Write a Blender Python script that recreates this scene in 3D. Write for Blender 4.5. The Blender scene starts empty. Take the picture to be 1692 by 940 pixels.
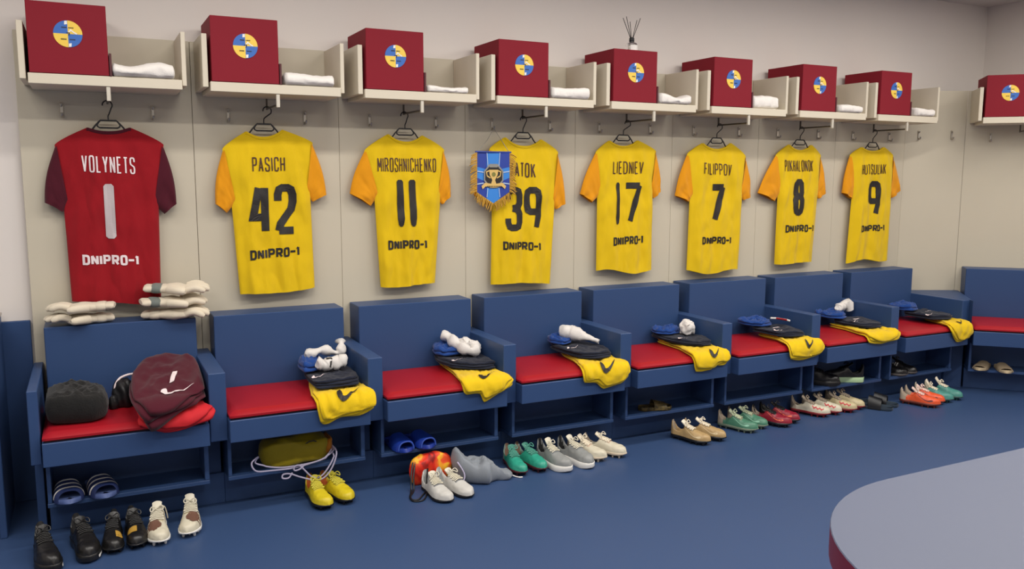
import bpy, math, random
from math import sin, cos, pi, radians, sqrt, atan2, hypot
from mathutils import Vector, Matrix, noise

SC = bpy.context.scene
COL = SC.collection
K = 0.78                      # one locker bay, metres
def W(x, y, z): return (x * K, y * K, (z - 0.33) * K)

# ------------------------------------------------------------------ camera
cam_d = bpy.data.cameras.new('camera'); cam = bpy.data.objects.new('camera', cam_d)
COL.objects.link(cam); SC.camera = cam
yaw, pit, rol = radians(26.66723), radians(-7.41085), radians(0.15605)
F = Vector((sin(yaw) * cos(pit), cos(yaw) * cos(pit), sin(pit)))
R = Vector((cos(yaw), -sin(yaw), 0)); U = R.cross(F)
R2 = cos(rol) * R + sin(rol) * U; U2 = -sin(rol) * R + cos(rol) * U
cam.matrix_world = Matrix(((R2.x, U2.x, -F.x, 0), (R2.y, U2.y, -F.y, 0), (R2.z, U2.z, -F.z, 0), (0, 0, 0, 1)))
cam.location = W(0.26661, -6.12679, 2.45344)
cam_d.sensor_fit = 'HORIZONTAL'; cam_d.sensor_width = 36.0
cam_d.lens = 36.0 * 1391.1 / 1692.0
cam_d.clip_start = 0.05

# ------------------------------------------------------------------ light
wd = bpy.data.worlds.new('world'); SC.world = wd; wd.use_nodes = True
wd.node_tree.nodes['Background'].inputs[0].default_value = (0.9, 0.93, 1.0, 1)
wd.node_tree.nodes['Background'].inputs[1].default_value = 0.25
CEIL = W(0, 0, 4.283)[2]
LIGHT_ROW_A, FILL_ROW_B, LIGHT_ROW_C = 32.0, 18.0, 21.0
def lamp(x, y, sx, sy, power, colr=(1.0, 0.95, 0.885)):
    d = bpy.data.lights.new('ceiling_lamp_or_fill', 'AREA'); d.shape = 'RECTANGLE'; d.size = sx; d.size_y = sy
    d.energy = power; d.color = colr
    o = bpy.data.objects.new('ceiling_lamp_or_fill', d); COL.objects.link(o); o.location = (x, y, CEIL - 0.02)
    return o
for lx, pw in ((-0.9, .8), (0.9, 1), (2.7, 1), (4.5, 1), (6.1, .8)):
    lamp(lx, -2.75, 1.25, 0.16, LIGHT_ROW_A * pw)
    lamp(lx, -1.55, 1.25, 0.16, LIGHT_ROW_C * pw)
for lx in (-0.9, 1.2, 3.3, 5.4):
    lamp(lx, -5.2, 1.25, 0.5, FILL_ROW_B)  # unseen fill row added behind the camera to brighten the room, no known fixtures
SC.view_settings.view_transform = 'Standard'; SC.view_settings.look = 'None'
SC.view_settings.gamma = 1.0; SC.view_settings.use_curve_mapping = False
SC.view_settings.exposure = 0.06

# ------------------------------------------------------------------ materials
def lin(h):
    h = h.lstrip('#'); v = [int(h[i:i + 2], 16) / 255 for i in (0, 2, 4)]
    return tuple((c / 12.92 if c <= .04045 else ((c + .055) / 1.055) ** 2.4) for c in v) + (1,)
_M = {}
def mat(name, hexc, rough=.6, metal=0, var=.06, scale=6, bump=0, bscale=200, spec=.5, sheen=0, trans=0, alpha=1):
    if name in _M: return _M[name]
    m = bpy.data.materials.new(name); m.use_nodes = True
    n = m.node_tree.nodes; l = m.node_tree.links; b = n['Principled BSDF']
    c = lin(hexc)
    b.inputs['Roughness'].default_value = rough; b.inputs['Metallic'].default_value = metal
    b.inputs['Specular IOR Level'].default_value = spec
    if sheen: b.inputs['Sheen Weight'].default_value = sheen
    if trans: b.inputs['Transmission Weight'].default_value = trans
    tc = n.new('ShaderNodeTexCoord')
    nz = n.new('ShaderNodeTexNoise'); nz.inputs['Scale'].default_value = scale; nz.inputs['Detail'].default_value = 4
    l.new(tc.outputs['Object'], nz.inputs['Vector'])
    mx = n.new('ShaderNodeMix'); mx.data_type = 'RGBA'
    mx.inputs['A'].default_value = tuple(x * (1 - var) for x in c[:3]) + (1,)
    mx.inputs['B'].default_value = tuple(min(1, x * (1 + var)) for x in c[:3]) + (1,)
    l.new(nz.outputs['Fac'], mx.inputs['Factor']); l.new(mx.outputs['Result'], b.inputs['Base Color'])
    if bump:
        n2 = n.new('ShaderNodeTexNoise'); n2.inputs['Scale'].default_value = bscale; n2.inputs['Detail'].default_value = 3
        l.new(tc.outputs['Object'], n2.inputs['Vector'])
        bp = n.new('ShaderNodeBump'); bp.inputs['Strength'].default_value = bump; bp.inputs['Distance'].default_value = .004
        l.new(n2.outputs['Fac'], bp.inputs['Height']); l.new(bp.outputs['Normal'], b.inputs['Normal'])
    _M[name] = m
    return m
def cloth(name, hexc, **k):
    k.setdefault('rough', .85); k.setdefault('bump', .25); k.setdefault('bscale', 260); k.setdefault('sheen', .15); k.setdefault('spec', .2)
    return mat(name, hexc, **k)
def multi(name, cols, scale=9, rough=.6):
    """blotchy printed cloth of several colours"""
    m = bpy.data.materials.new(name); m.use_nodes = True
    n = m.node_tree.nodes; l = m.node_tree.links; b = n['Principled BSDF']; b.inputs['Roughness'].default_value = rough
    tc = n.new('ShaderNodeTexCoord'); nz = n.new('ShaderNodeTexNoise'); nz.inputs['Scale'].default_value = scale
    nz.inputs['Detail'].default_value = 3; nz.inputs['Distortion'].default_value = .8
    l.new(tc.outputs['Object'], nz.inputs['Vector'])
    cr = n.new('ShaderNodeValToRGB'); cr.color_ramp.interpolation = 'EASE'
    el = cr.color_ramp.elements
    lo, hi = .32, .68
    for i, c in enumerate(cols):
        p = lo + (hi - lo) * i / (len(cols) - 1)
        e = el[i] if i < 2 else el.new(p)
        e.position = p; e.color = lin(c)
    l.new(nz.outputs['Fac'], cr.inputs['Fac']); l.new(cr.outputs['Color'], b.inputs['Base Color'])
    return m

M_wall = mat('wall_paint', '#DDD6D0', rough=.9, var=.02, scale=2, bump=.05, bscale=80)
M_ceil = mat('ceiling_paint', '#CFC8C4', rough=.95, var=.02)
M_panel = mat('beige_laminate', '#C4BCA9', rough=.6, spec=.3, var=.025, scale=3)
M_shelf = mat('cream_laminate', '#D2C9B6', spec=.3, rough=.5, var=.02)
M_floor = mat('blue_vinyl', '#344A70', rough=.45, spec=.4, var=.05, scale=1.2, bump=.03, bscale=400)
M_blue = mat('blue_laminate', '#324A74', spec=.35, rough=.42, var=.03, scale=3)
M_box = mat('maroon_laminate', '#82202C', spec=.12, rough=.6, var=.03)
M_boxd = mat('maroon_edge', '#4A0E18', rough=.5)
M_cush = mat('red_leatherette', '#9E1522', spec=.28, rough=.45, var=.04, bump=.12, bscale=140)
M_tabtop = mat('lilac_table_top', '#545C72', rough=.5, var=.02, scale=2)
M_maroon = mat('maroon_rim', '#6A1526', rough=.45)
M_white = mat('white_paint', '#E8E6E2', rough=.5)
M_towel = cloth('white_terry', '#EDE8E2', bump=.6, bscale=350)
M_steel = mat('brushed_steel', '#B9B4AA', rough=.35, metal=.85)
M_dsteel = mat('dark_steel', '#5A544C', rough=.4, metal=.6)
M_lsteel = mat('pale_post', '#C8C2B4', rough=.45, metal=.2)
M_black = mat('black_plastic', '#17171A', rough=.4)
M_yel = cloth('yellow_jersey', '#DDB912', var=.04)
M_org = cloth('amber_jersey', '#DE9412', var=.04)
M_red = cloth('red_jersey', '#900E1A', var=.05)
M_mar = cloth('maroon_jersey', '#4A1020', var=.05)
M_ink = mat('black_print', '#1F1A18', rough=.6)
M_name = mat('dark_brown_print', '#43210F', rough=.6)
M_wink = mat('white_print', '#E6D6D8', rough=.6)
M_sil = mat('silver_print', '#BDB2B4', rough=.5)
M_navy = cloth('navy_cloth', '#161C2E', var=.08)
M_roy = cloth('royal_blue_cloth', '#1B4186', var=.08)
M_sock = cloth('white_sock', '#DCD8D4', var=.05, bump=.5)
M_fleece = cloth('black_fleece', '#181818', var=.3, scale=60, bump=.8, bscale=120)
M_glove = cloth('cream_glove', '#D9CEB9', var=.08)
M_gstrap = cloth('grey_green_strap', '#6E7570', var=.1)
M_bagy = cloth('olive_yellow_nylon', '#8E7E10', var=.15, rough=.5)
M_bago = cloth('orange_nylon', '#A8660F', var=.1, rough=.5)
M_cord = mat('lilac_cord', '#B9B3CC', rough=.7)
M_bagg = cloth('grey_nylon', '#858B92', var=.1, rough=.55)
M_flame = multi('flame_print', ['#8A120E', '#D8260F', '#E2501A', '#F0B224', '#F4CF3A'], 9)
M_camo = multi('camo_print', ['#1E1A10', '#3F3418', '#6B5A2A', '#2A2415'], 40)
M_glass = mat('clear_glass', '#F2F2F0', rough=.05, trans=1.0, var=0)
M_gold = cloth('gold_fringe', '#C79A3C', var=.15)
M_pb = mat('pennant_blue', '#3583D6', rough=.45, var=.03)
M_pdb = mat('pennant_dark_blue', '#243F9A', rough=.45, var=.03)
M_pl = mat('pennant_line', '#A8BEDC', rough=.5)
M_goldm = mat('gold_thread', '#D8B56A', rough=.5)
M_bblue = mat('badge_blue', '#2B63B4', rough=.5, var=.02)
M_byel = mat('badge_yellow', '#EBC64A', rough=.5, var=.02)
M_grey = mat('grey_thread', '#8C8A84', rough=.7)

# ------------------------------------------------------------------ mesh helpers
class MB:
    def __init__(s): s.v = []; s.f = []; s.mi = []; s.sm = []
    def add(s, vs, fs, mi=0, smooth=False):
        o = len(s.v); s.v += [tuple(p) for p in vs]
        for f in fs: s.f.append(tuple(o + i for i in f)); s.mi.append(mi); s.sm.append(smooth)
    def grid(s, P, mi=0, smooth=True, wrap_u=False, wrap_v=False, flip=False, mf=None):
        n, m = len(P), len(P[0]); o = len(s.v)
        for r in P: s.v += [tuple(p) for p in r]
        for i in range(n if wrap_u else n - 1):
            for j in range(m if wrap_v else m - 1):
                a, b, c, d = i * m + j, i * m + (j + 1) % m, ((i + 1) % n) * m + (j + 1) % m, ((i + 1) % n) * m + j
                q = (a, b, c, d) if not flip else (d, c, b, a)
                s.f.append(tuple(o + k for k in q)); s.mi.append(mf(i, j) if mf else mi); s.sm.append(smooth)
    def box(s, x0, x1, y0, y1, z0, z1, mi=0, b=0.0):
        if x0 > x1: x0, x1 = x1, x0
        if y0 > y1: y0, y1 = y1, y0
        if z0 > z1: z0, z1 = z1, z0
        if b <= 0:
            vs = [(x, y, z) for x in (x0, x1) for y in (y0, y1) for z in (z0, z1)]
            s.add(vs, [(0, 1, 3, 2), (4, 6, 7, 5), (0, 4, 5, 1), (2, 3, 7, 6), (0, 2, 6, 4), (1, 5, 7, 3)], mi); return
        b = min(b, (x1 - x0) * .45, (y1 - y0) * .45, (z1 - z0) * .45)
        vs = []; idx = {}
        for ix, (xa, sx) in enumerate(((x0, 1), (x1, -1))):
            for iy, (ya, sy) in enumerate(((y0, 1), (y1, -1))):
                for iz, (za, sz) in enumerate(((z0, 1), (z1, -1))):
                    for ax in range(3):
                        p = [xa + sx * b, ya + sy * b, za + sz * b]
                        p[ax] = (xa, ya, za)[ax]
                        idx[ix, iy, iz, ax] = len(vs); vs.append(tuple(p))
        I = lambda a, b_, c, ax: idx[a, b_, c, ax]
        fs = []
        for k in (0, 1):
            q = [I(k, 0, 0, 0), I(k, 1, 0, 0), I(k, 1, 1, 0), I(k, 0, 1, 0)]; fs.append(q if k else q[::-1])
            q = [I(0, k, 0, 1), I(1, k, 0, 1), I(1, k, 1, 1), I(0, k, 1, 1)]; fs.append(q[::-1] if k else q)
            q = [I(0, 0, k, 2), I(1, 0, k, 2), I(1, 1, k, 2), I(0, 1, k, 2)]; fs.append(q if k else q[::-1])
        for a in (0, 1):
            for c in (0, 1):
                q = [I(a, c, 0, 0), I(a, c, 1, 0), I(a, c, 1, 1), I(a, c, 0, 1)]; fs.append(q if (a ^ c) else q[::-1])
                q = [I(a, 0, c, 0), I(a, 1, c, 0), I(a, 1, c, 2), I(a, 0, c, 2)]; fs.append(q[::-1] if (a ^ c) else q)
                q = [I(0, a, c, 1), I(1, a, c, 1), I(1, a, c, 2), I(0, a, c, 2)]; fs.append(q if (a ^ c) else q[::-1])
        for a in (0, 1):
            for c in (0, 1):
                for e in (0, 1):
                    q = [I(a, c, e, 0), I(a, c, e, 1), I(a, c, e, 2)]; fs.append(q if (a ^ c ^ e) else q[::-1])
        s.add(vs, fs, mi)
    def prism(s, poly, z0, z1, mi=0, mtop=None):
        n = len(poly)
        s.add([(x, y, z0) for x, y in poly] + [(x, y, z1) for x, y in poly],
              [tuple(range(n))[::-1]] + [(i, (i + 1) % n, n + (i + 1) % n, n + i) for i in range(n)], mi)
        s.add([(x, y, z1) for x, y in poly], [tuple(range(n))], mi if mtop is None else mtop)
    def tube(s, pts, r, n=8, mi=0, cap=True, closed=False):
        pts = [Vector(p) for p in pts]; N = len(pts); rings = []
        rr = r if isinstance(r, (list, tuple)) else [r] * N
        up = None
        for i, p in enumerate(pts):
            a = pts[(i - 1) % N] if (closed or i > 0) else p; b = pts[(i + 1) % N] if (closed or i < N - 1) else p
            t = (b - a); t = t.normalized() if t.length > 1e-9 else Vector((0, 0, 1))
            if up is None:
                up = Vector((0, 0, 1)) if abs(t.z) < .9 else Vector((1, 0, 0))
            up = (up - t * up.dot(t)); up = up.normalized() if up.length > 1e-6 else t.orthogonal().normalized()
            sd = t.cross(up)
            rings.append([p + rr[i] * (cos(2 * pi * k / n) * up + sin(2 * pi * k / n) * sd) for k in range(n)])
        s.grid(rings, mi, True, wrap_u=closed, wrap_v=True)
        if cap and not closed:
            s.add(rings[0], [tuple(range(n))], mi); s.add(rings[-1], [tuple(range(n))[::-1]], mi)
    def xf(s, m):
        s.v = [tuple(m @ Vector(p)) for p in s.v]; return s
    def build(s, name, mats, parent=None, loc=None):
        me = bpy.data.meshes.new(name)
        off = Vector(loc) if loc is not None else Vector((0, 0, 0))
        me.from_pydata([tuple(Vector(p) - off) for p in s.v], [], s.f)
        mats = mats if isinstance(mats, (list, tuple)) else [mats]
        for m in mats: me.materials.append(m)
        me.polygons.foreach_set('material_index', s.mi); me.polygons.foreach_set('use_smooth', s.sm)
        me.update()
        o = bpy.data.objects.new(name, me); COL.objects.link(o)
        if parent: o.parent = parent
        elif loc is not None: o.location = off
        return o
def recalc(o):
    import bmesh
    bm = bmesh.new(); bm.from_mesh(o.data); bmesh.ops.recalc_face_normals(bm, faces=bm.faces); bm.to_mesh(o.data); bm.free(); return o
def thing(name, label, cat, loc=(0, 0, 0), rz=0, group=None):
    o = bpy.data.objects.new(name, None); COL.objects.link(o); o.empty_display_size = .05
    o.location = loc; o.rotation_euler = (0, 0, rz); return tag(o, label, cat, group)
def tag(o, label, cat, group=None):
    o['label'] = label; o['category'] = cat
    if group: o['group'] = group
    return o
def struct(o): o['kind'] = 'structure'; return o
def dup(root, loc, rz=0, label=None):
    r = root.copy(); COL.objects.link(r); r.location = loc; r.rotation_euler = (0, 0, rz)
    if label: r['label'] = label
    for ch in list(root.children):
        c = ch.copy(); COL.objects.link(c); c.parent = r
        for g in list(ch.children):
            d = g.copy(); COL.objects.link(d); d.parent = c
    return r
def lerp(a, b, t): return a + (b - a) * t
def interp(tab, x):
    if x <= tab[0][0]: return tab[0][1]
    for (a, p), (b, q) in zip(tab, tab[1:]):
        if x <= b: return p + (q - p) * (x - a) / (b - a)
    return tab[-1][1]
def smooth_interp(tab, x):
    if x <= tab[0][0]: return tab[0][1]
    for (a, p), (b, q) in zip(tab, tab[1:]):
        if x <= b:
            t = (x - a) / (b - a); t = t * t * (3 - 2 * t); return p + (q - p) * t
    return tab[-1][1]
def catmull(P, n=6, closed=False):
    P = [Vector(p) for p in P]; N = len(P); out = []
    for i in range(N if closed else N - 1):
        p0 = P[(i - 1) % N] if closed or i > 0 else P[0]; p1 = P[i]; p2 = P[(i + 1) % N]
        p3 = P[(i + 2) % N] if closed or i + 2 < N else P[-1]
        for k in range(n):
            t = k / n
            out.append(.5 * ((2 * p1) + (-p0 + p2) * t + (2 * p0 - 5 * p1 + 4 * p2 - p3) * t * t + (-p0 + 3 * p1 - 3 * p2 + p3) * t ** 3))
    if not closed: out.append(P[-1])
    return out
def fbm(x, y, z=0.0): return noise.fractal((x, y, z), 1.0, 2.0, 3)

# stroke lettering ------------------------------------------------------------
_O = [(.25, 1), (.75, 1), (.94, .95), (1, .8), (1, .2), (.94, .05), (.75, 0), (.25, 0), (.06, .05), (0, .2), (0, .8), (.06, .95)]
_P = [(0, 0), (0, 1), (.7, 1), (.93, .95), (1, .82), (1, .64), (.93, .51), (.7, .46), (0, .46)]
GL = {
 'A': (1, [([(0, 0), (.5, 1), (1, 0)], 0), ([(.2, .28), (.8, .28)], 0)]),
 'C': (1, [([(1, .74), (1, .82), (.94, .95), (.75, 1), (.25, 1), (.06, .95), (0, .8), (0, .2), (.06, .05), (.25, 0), (.75, 0), (.94, .05), (1, .18), (1, .26)], 0)]),
 'D': (1, [([(0, 0), (0, 1), (.62, 1), (.9, .93), (1, .76), (1, .24), (.9, .07), (.62, 0)], 1)]),
 'E': (.85, [([(1, 1), (0, 1), (0, 0), (1, 0)], 0), ([(0, .52), (.8, .52)], 0)]),
 'F': (.85, [([(1, 1), (0, 1), (0, 0)], 0), ([(0, .5), (.8, .5)], 0)]),
 'H': (1, [([(0, 0), (0, 1)], 0), ([(1, 0), (1, 1)], 0), ([(0, .5), (1, .5)], 0)]),
 'I': (.0, [([(0, 0), (0, 1)], 0)]),
 'K': (1, [([(0, 0), (0, 1)], 0), ([(1, 1), (.05, .46)], 0), ([(.3, .6), (1, 0)], 0)]),
 'L': (.8, [([(0, 1), (0, 0), (1, 0)], 0)]),
 'M': (1.35, [([(0, 0), (0, 1), (.5, .3), (1, 1), (1, 0)], 0)]),
 'N': (1, [([(0, 0), (0, 1), (1, 0), (1, 1)], 0)]),
 'O': (1, [(_O, 1)]),
 'P': (1, [(_P, 0)]),
 'R': (1, [(_P, 0), ([(.5, .46), (1, 0)], 0)]),
 'S': (1, [([(1, .74), (1, .84), (.92, .96), (.72, 1), (.28, 1), (.08, .96), (0, .84), (0, .7), (.1, .58), (.9, .42), (1, .3), (1, .16), (.92, .04), (.72, 0), (.28, 0), (.08, .04), (0, .16), (0, .26)], 0)]),
 'T': (.9, [([(0, 1), (1, 1)], 0), ([(.5, 1), (.5, 0)], 0)]),
 'U': (1, [([(0, 1), (0, .2), (.06, .05), (.25, 0), (.75, 0), (.94, .05), (1, .2), (1, 1)], 0)]),
 'V': (1, [([(0, 1), (.5, 0), (1, 1)], 0)]),
 'Y': (1, [([(0, 1), (.5, .42), (1, 1)], 0), ([(.5, .45), (.5, 0)], 0)]),
 '-': (.6, [([(-.45, .5), (1.45, .5)], 0)]),
 '1': (.4, [([(0, .78), (.6, 1), (.6, 0)], 0)]),
}
DIG = {
 '2': [([(0, .7), (0, .84), (.1, .96), (.3, 1), (.7, 1), (.9, .96), (1, .84), (1, .68), (.88, .5), (.12, .16), (0, 0), (1, 0)], 0)],
 '3': [([(0, .76), (0, .86), (.1, .97), (.3, 1), (.7, 1), (.9, .97), (1, .86), (1, .66), (.85, .54), (.45, .52), (.85, .48), (1, .36), (1, .14), (.9, .03), (.7, 0), (.3, 0), (.1, .03), (0, .14), (0, .25)], 0)],
 '4': [([(.42, 1), (0, .32), (1, .32)], 0), ([(.78, 1), (.78, 0)], 0)],
 '7': [([(0, 1), (1, 1), (.3, 0)], 0)],
 '8': [([(.3, 1), (.7, 1), (.92, .93), (.95, .8), (.95, .66), (.8, .53), (.2, .53), (.05, .66), (.05, .8), (.08, .93)], 1), ([(.2, .53), (.8, .53), (1, .4), (1, .16), (.9, .04), (.7, 0), (.3, 0), (.1, .04), (0, .16), (0, .4)], 1)],
 '9': [([(.3, 1), (.7, 1), (.92, .95), (1, .83), (1, .42), (.3, .42), (.08, .47), (0, .6), (0, .83), (.08, .95)], 1), ([(1, .6), (1, .3), (.8, 0)], 0)],
}
def ribbon(mb, pts, th, closed, fn, step=.012, mi=0):
    if not closed and len(pts) > 2:                    # break a stroke at hairpin corners
        for i in range(1, len(pts) - 1):
            a = Vector((pts[i][0] - pts[i - 1][0], pts[i][1] - pts[i - 1][1])); b = Vector((pts[i + 1][0] - pts[i][0], pts[i + 1][1] - pts[i][1]))
            if a.length > 1e-9 and b.length > 1e-9 and a.normalized().dot(b.normalized()) < -.25:
                ribbon(mb, pts[:i + 1], th, False, fn, step, mi); ribbon(mb, pts[i:], th, False, fn, step, mi); return
    P = [Vector((p[0], p[1])) for p in pts]; N = len(P); segs = []
    offs = []
    for i in range(N):
        d0 = (P[i] - P[i - 1]) if (closed or i > 0) else None
        d1 = (P[(i + 1) % N] - P[i]) if (closed or i < N - 1) else None
        d0 = d0.normalized() if d0 is not None and d0.length > 1e-9 else None
        d1 = d1.normalized() if d1 is not None and d1.length > 1e-9 else None
        if d0 is None: d0 = d1
        if d1 is None: d1 = d0
        n0 = Vector((-d0.y, d0.x)); n1 = Vector((-d1.y, d1.x)); m_ = n0 + n1
        if m_.length < .35: m_ = n0
        m_.normalize(); offs.append(m_ * (th / 2 / max(.45, m_.dot(n0))))
    idx = list(range(N)) + ([0] if closed else [])
    L = []
    for a, b in zip(idx, idx[1:]):
        k = max(1, int((P[b] - P[a]).length / step))
        for j in range(k):
            t = j / k; L.append((P[a].lerp(P[b], t), offs[a].lerp(offs[b], t)))
    L.append((P[idx[-1]], offs[idx[-1]]))
    m = max(1, int(th / step))
    mb.grid([[fn(*(c + o * (2 * q / m - 1))) for q in range(m + 1)] for c, o in L], mi, False)
def text(mb, s, x0, x1, z0, z1, th, fn, gap=.45, shear=0.0, mi=0):
    """lay text between x0..x1 (full ink extent), baseline z0, cap height to z1"""
    ws = [GL[c][0] for c in s]
    total_gap = (len(s) - 1) * gap
    unit = (x1 - x0 - th * len(s)) / (sum(ws) + total_gap)
    x = x0
    for c, w in zip(s, ws):
        gw = w * unit
        for pl, cl in GL[c][1]:
            ribbon(mb, [(x + th / 2 + p[0] * gw, z0 + th / 2 + p[1] * (z1 - z0 - th)) for p in pl], th, cl, fn, mi=mi)
        x += gw + th + gap * unit
def swoosh(mb, fn, n=14, mi=0):
    """tick mark in unit box: fn(u,v) -> 3d"""
    C = catmull([(.0, .55), (.06, .22), (.22, .12), (.5, .32), (1.0, .95)], 5)
    Wd = [(0, .06), (.15, .22), (.3, .26), (.5, .2), (1, .01)]
    rows = []
    for i, c in enumerate(C):
        t = i / (len(C) - 1); a = C[max(0, i - 1)]; b = C[min(len(C) - 1, i + 1)]
        d = Vector((b[0] - a[0], b[1] - a[1])).normalized(); w = interp(Wd, t) / 2
        rows.append([fn(c[0] - d.y * w, c[1] + d.x * w), fn(c[0] + d.y * w, c[1] - d.x * w)])
    mb.grid(rows, mi, False)
# ================================================================== the room
X0, X1, Y0, YB = -2.6, 9.187 * K, -7.2, 0.05 * K
def slab(name, m, *a, b=0):
    mb = MB(); mb.box(*a, b=b); o = mb.build(name, m); return struct(o)
slab('floor', M_floor, X0 - .2, X1 + .2, Y0 - .2, YB + .2, -.1, 0)
slab('ceiling', M_ceil, X0 - .2, X1 + .2, Y0 - .2, YB + .2, CEIL, CEIL + .1)
slab('wall_back', M_wall, X0 - .2, X1 + .2, YB, YB + .15, 0, CEIL)
slab('wall_right', M_wall, X1, X1 + .15, Y0, YB, 0, CEIL)
slab('wall_left', M_wall, X0 - .15, X0, Y0, YB, 0, CEIL)
slab('wall_front', M_wall, X0 - .2, X1 + .2, Y0 - .15, Y0, 0, CEIL)
o = slab('trim_1', M_blue, X0, -.105 * K, YB - .03, YB - .001, 0, W(0, 0, 1.52)[2], b=.003)
PT = W(0, 0, 3.33)[2]
shirt_desc = ['the red shirt numbered 1', 'the yellow shirt numbered 42', 'the yellow shirt numbered 11', 'the yellow shirt numbered 39',
              'the yellow shirt numbered 17', 'the yellow shirt numbered 7', 'the yellow shirt numbered 8', 'the yellow shirt numbered 9']
def panel(x0, x1):
    mb = MB(); mb.box(x0, x1, 0, YB - .002, 0, PT, b=.0015); return mb
p = panel(-.09 * K, .93 * K - .0015).build('wall_panel', M_panel)
tag(p, 'beige wall panel behind ' + shirt_desc[0], 'wall panel', 'beige wall panels')
for i in range(1, 8):
    x0 = (i - .07) * K + .0007; x1 = (i + .93) * K - .0007
    p = panel(x0, x1).build('wall_panel', M_panel)
    tag(p, 'beige wall panel behind ' + shirt_desc[i], 'wall panel', 'beige wall panels')
C45 = sqrt(.5)
O8 = Vector((8.543 * K, -.337 * K, 0))
def u8(a, d, z): return Vector((O8.x + a * C45 - d * C45, O8.y - a * C45 - d * C45, z))   # metres along / out from the angled wall
# slanted filler panel between the straight run and the angled corner bay
a = Vector((7.93 * K, 0)); b = Vector((u8(-.078 * K, 0, 0).x, u8(-.078 * K, 0, 0).y)); nn = Vector((-(b - a).y, (b - a).x)).normalized() * .03
mb = MB(); mb.prism([(a.x, a.y), (b.x, b.y), (b.x + nn.x, b.y + nn.y), (a.x, YB - .002)], 0, PT)
tag(recalc(mb.build('wall_panel', M_panel)), 'narrow slanted beige panel with two bare hooks in the corner', 'wall panel', 'beige wall panels')
mb = MB(); q = [u8(-.078 * K + .002, 0, 0), u8(.93 * K, 0, 0), u8(.90 * K, -.03, 0), u8(-.078 * K + .012, -.03, 0)]
mb.prism([(v.x, v.y) for v in q], 0, PT)
tag(recalc(mb.build('wall_panel', M_panel)), 'angled beige panel under the rightmost maroon box', 'wall panel', 'beige wall panels')

# tall blue end board at far left
mb = MB(); mb.box(-.30 * K, -.262 * K, -.59 * K, .005, 0, W(0, 0, 1.57)[2], b=.003)
ep = thing('partition_board', 'tall dark blue board standing at the far left edge', 'partition', (-.28 * K, -.3 * K, 0))
mb.xf(Matrix.Translation((.28 * K, .3 * K, 0))).build('board', M_blue, ep)
mb = MB(); mb.box(-.305 * K, -.257 * K, -.595 * K, .005, W(0, 0, 1.57)[2], W(0, 0, 1.57)[2] + .012, b=.002)
mb.xf(Matrix.Translation((.28 * K, .3 * K, 0))).build('cap_strip', M_steel, ep)

# ================================================================== bench seats
def zz(v): return (v - .33) * K
def make_bench():
    r = thing('bench_seat', '', 'bench', (0, 0, 0), 0, 'blue locker bench seats')
    mb = MB(); mb.box(-.021 * K, .867 * K, -.243 * K, -.003, zz(.80), zz(1.506), b=.003); mb.build('backrest', M_blue, r)
    # red pad: rounded, slightly crowned
    mb = MB(); nx, ny = 30, 22; x0, x1, y0, y1 = -.034 * K, .842 * K, -.917 * K, -.246 * K; zb, h = zz(.984), .024
    top = []
    for i in range(nx + 1):
        row = []
        for j in range(ny + 1):
            u = i / nx; v = j / ny
            x = lerp(x0, x1, u); y = lerp(y0, y1, v)
            e = min(x - x0, x1 - x, y - y0, y1 - y)
            rr = .018
            z = zb + h - (0 if e >= rr else rr - sqrt(max(0, rr * rr - (rr - e) ** 2)))
            z += .006 * (1 - (2 * u - 1) ** 4) * (1 - (2 * v - 1) ** 4)
            row.append((x, y, z))
        top.append(row)
    mb.grid(top, flip=False)
    rim = [top[i][0] for i in range(nx + 1)] + [top[nx][j] for j in range(1, ny + 1)] + [top[i][ny] for i in range(nx - 1, -1, -1)] + [top[0][j] for j in range(ny - 1, 0, -1)]
    mb.grid([rim, [(p[0], p[1], zb - .004) for p in rim]], wrap_v=True, flip=False)
    mb.add([(x0, y0, zb - .004), (x1, y0, zb - .004), (x1, y1, zb - .004), (x0, y1, zb - .004)], [(3, 2, 1, 0)])
    recalc(mb.build('seat_cushion', M_cush, r))
    mb = MB(); mb.box(-.022 * K, .828 * K, -.893 * K, -.25 * K, zz(.964), zb - .004); mb.build('cushion_base', M_boxd, r)
    mb = MB(); mb.box(-.0365 * K, .847 * K, -.922 * K, -.246 * K, zz(.826), zz(.964), b=.003); mb.build('seat_box', M_blue, r)
    mb = MB(); mb.box(.861 * K, .963 * K, -.83 * K, -.003, zz(.82), zz(1.248), b=.003); mb.build('armrest', M_blue, r)
    mb = MB()
    mb.box(-.036 * K, .853 * K, -.766 * K, -.49 * K, zz(.535), zz(.56), b=.002)
    mb.box(-.034 * K, -.012 * K, -.760 * K, -.30 * K, zz(.56), zz(.822), b=.002)
    mb.box(.826 * K, .853 * K, -.755 * K, -.30 * K, zz(.56), zz(.822), b=.002)
    mb.box(-.012 * K, .826 * K, -.49 * K, -.47 * K, zz(.535), zz(.822))
    mb.build('shoe_shelf', M_blue, r)
    mb = MB(); mb.box(-.036 * K, .963 * K, -.58 * K, -.25 * K, 0, zz(.533), b=.002)
    mb.box(.853 * K, .947 * K, -.56 * K, -.30 * K, zz(.533), zz(.82)); mb.build('plinth', M_blue, r)
    return r
bench0 = make_bench()
bench0['label'] = 'leftmost blue bench seat, under ' + shirt_desc[0] + ', holding black and maroon clothes'
for i in range(1, 8):
    dup(bench0, (i * K, 0, 0), 0, 'blue bench seat with red cushion below ' + shirt_desc[i])
dup(bench0, O8, -pi / 4, 'empty blue bench seat with red cushion set at an angle at the right edge')
mb = MB(); mb.box(-.10 * K, -.046 * K, -.83 * K, -.003, zz(.82), zz(1.248), b=.003)
mb.box(-.10 * K, -.056 * K, -.58 * K, -.30 * K, 0, zz(.82), b=.002)
mb.build('armrest', M_blue, bench0)
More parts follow.
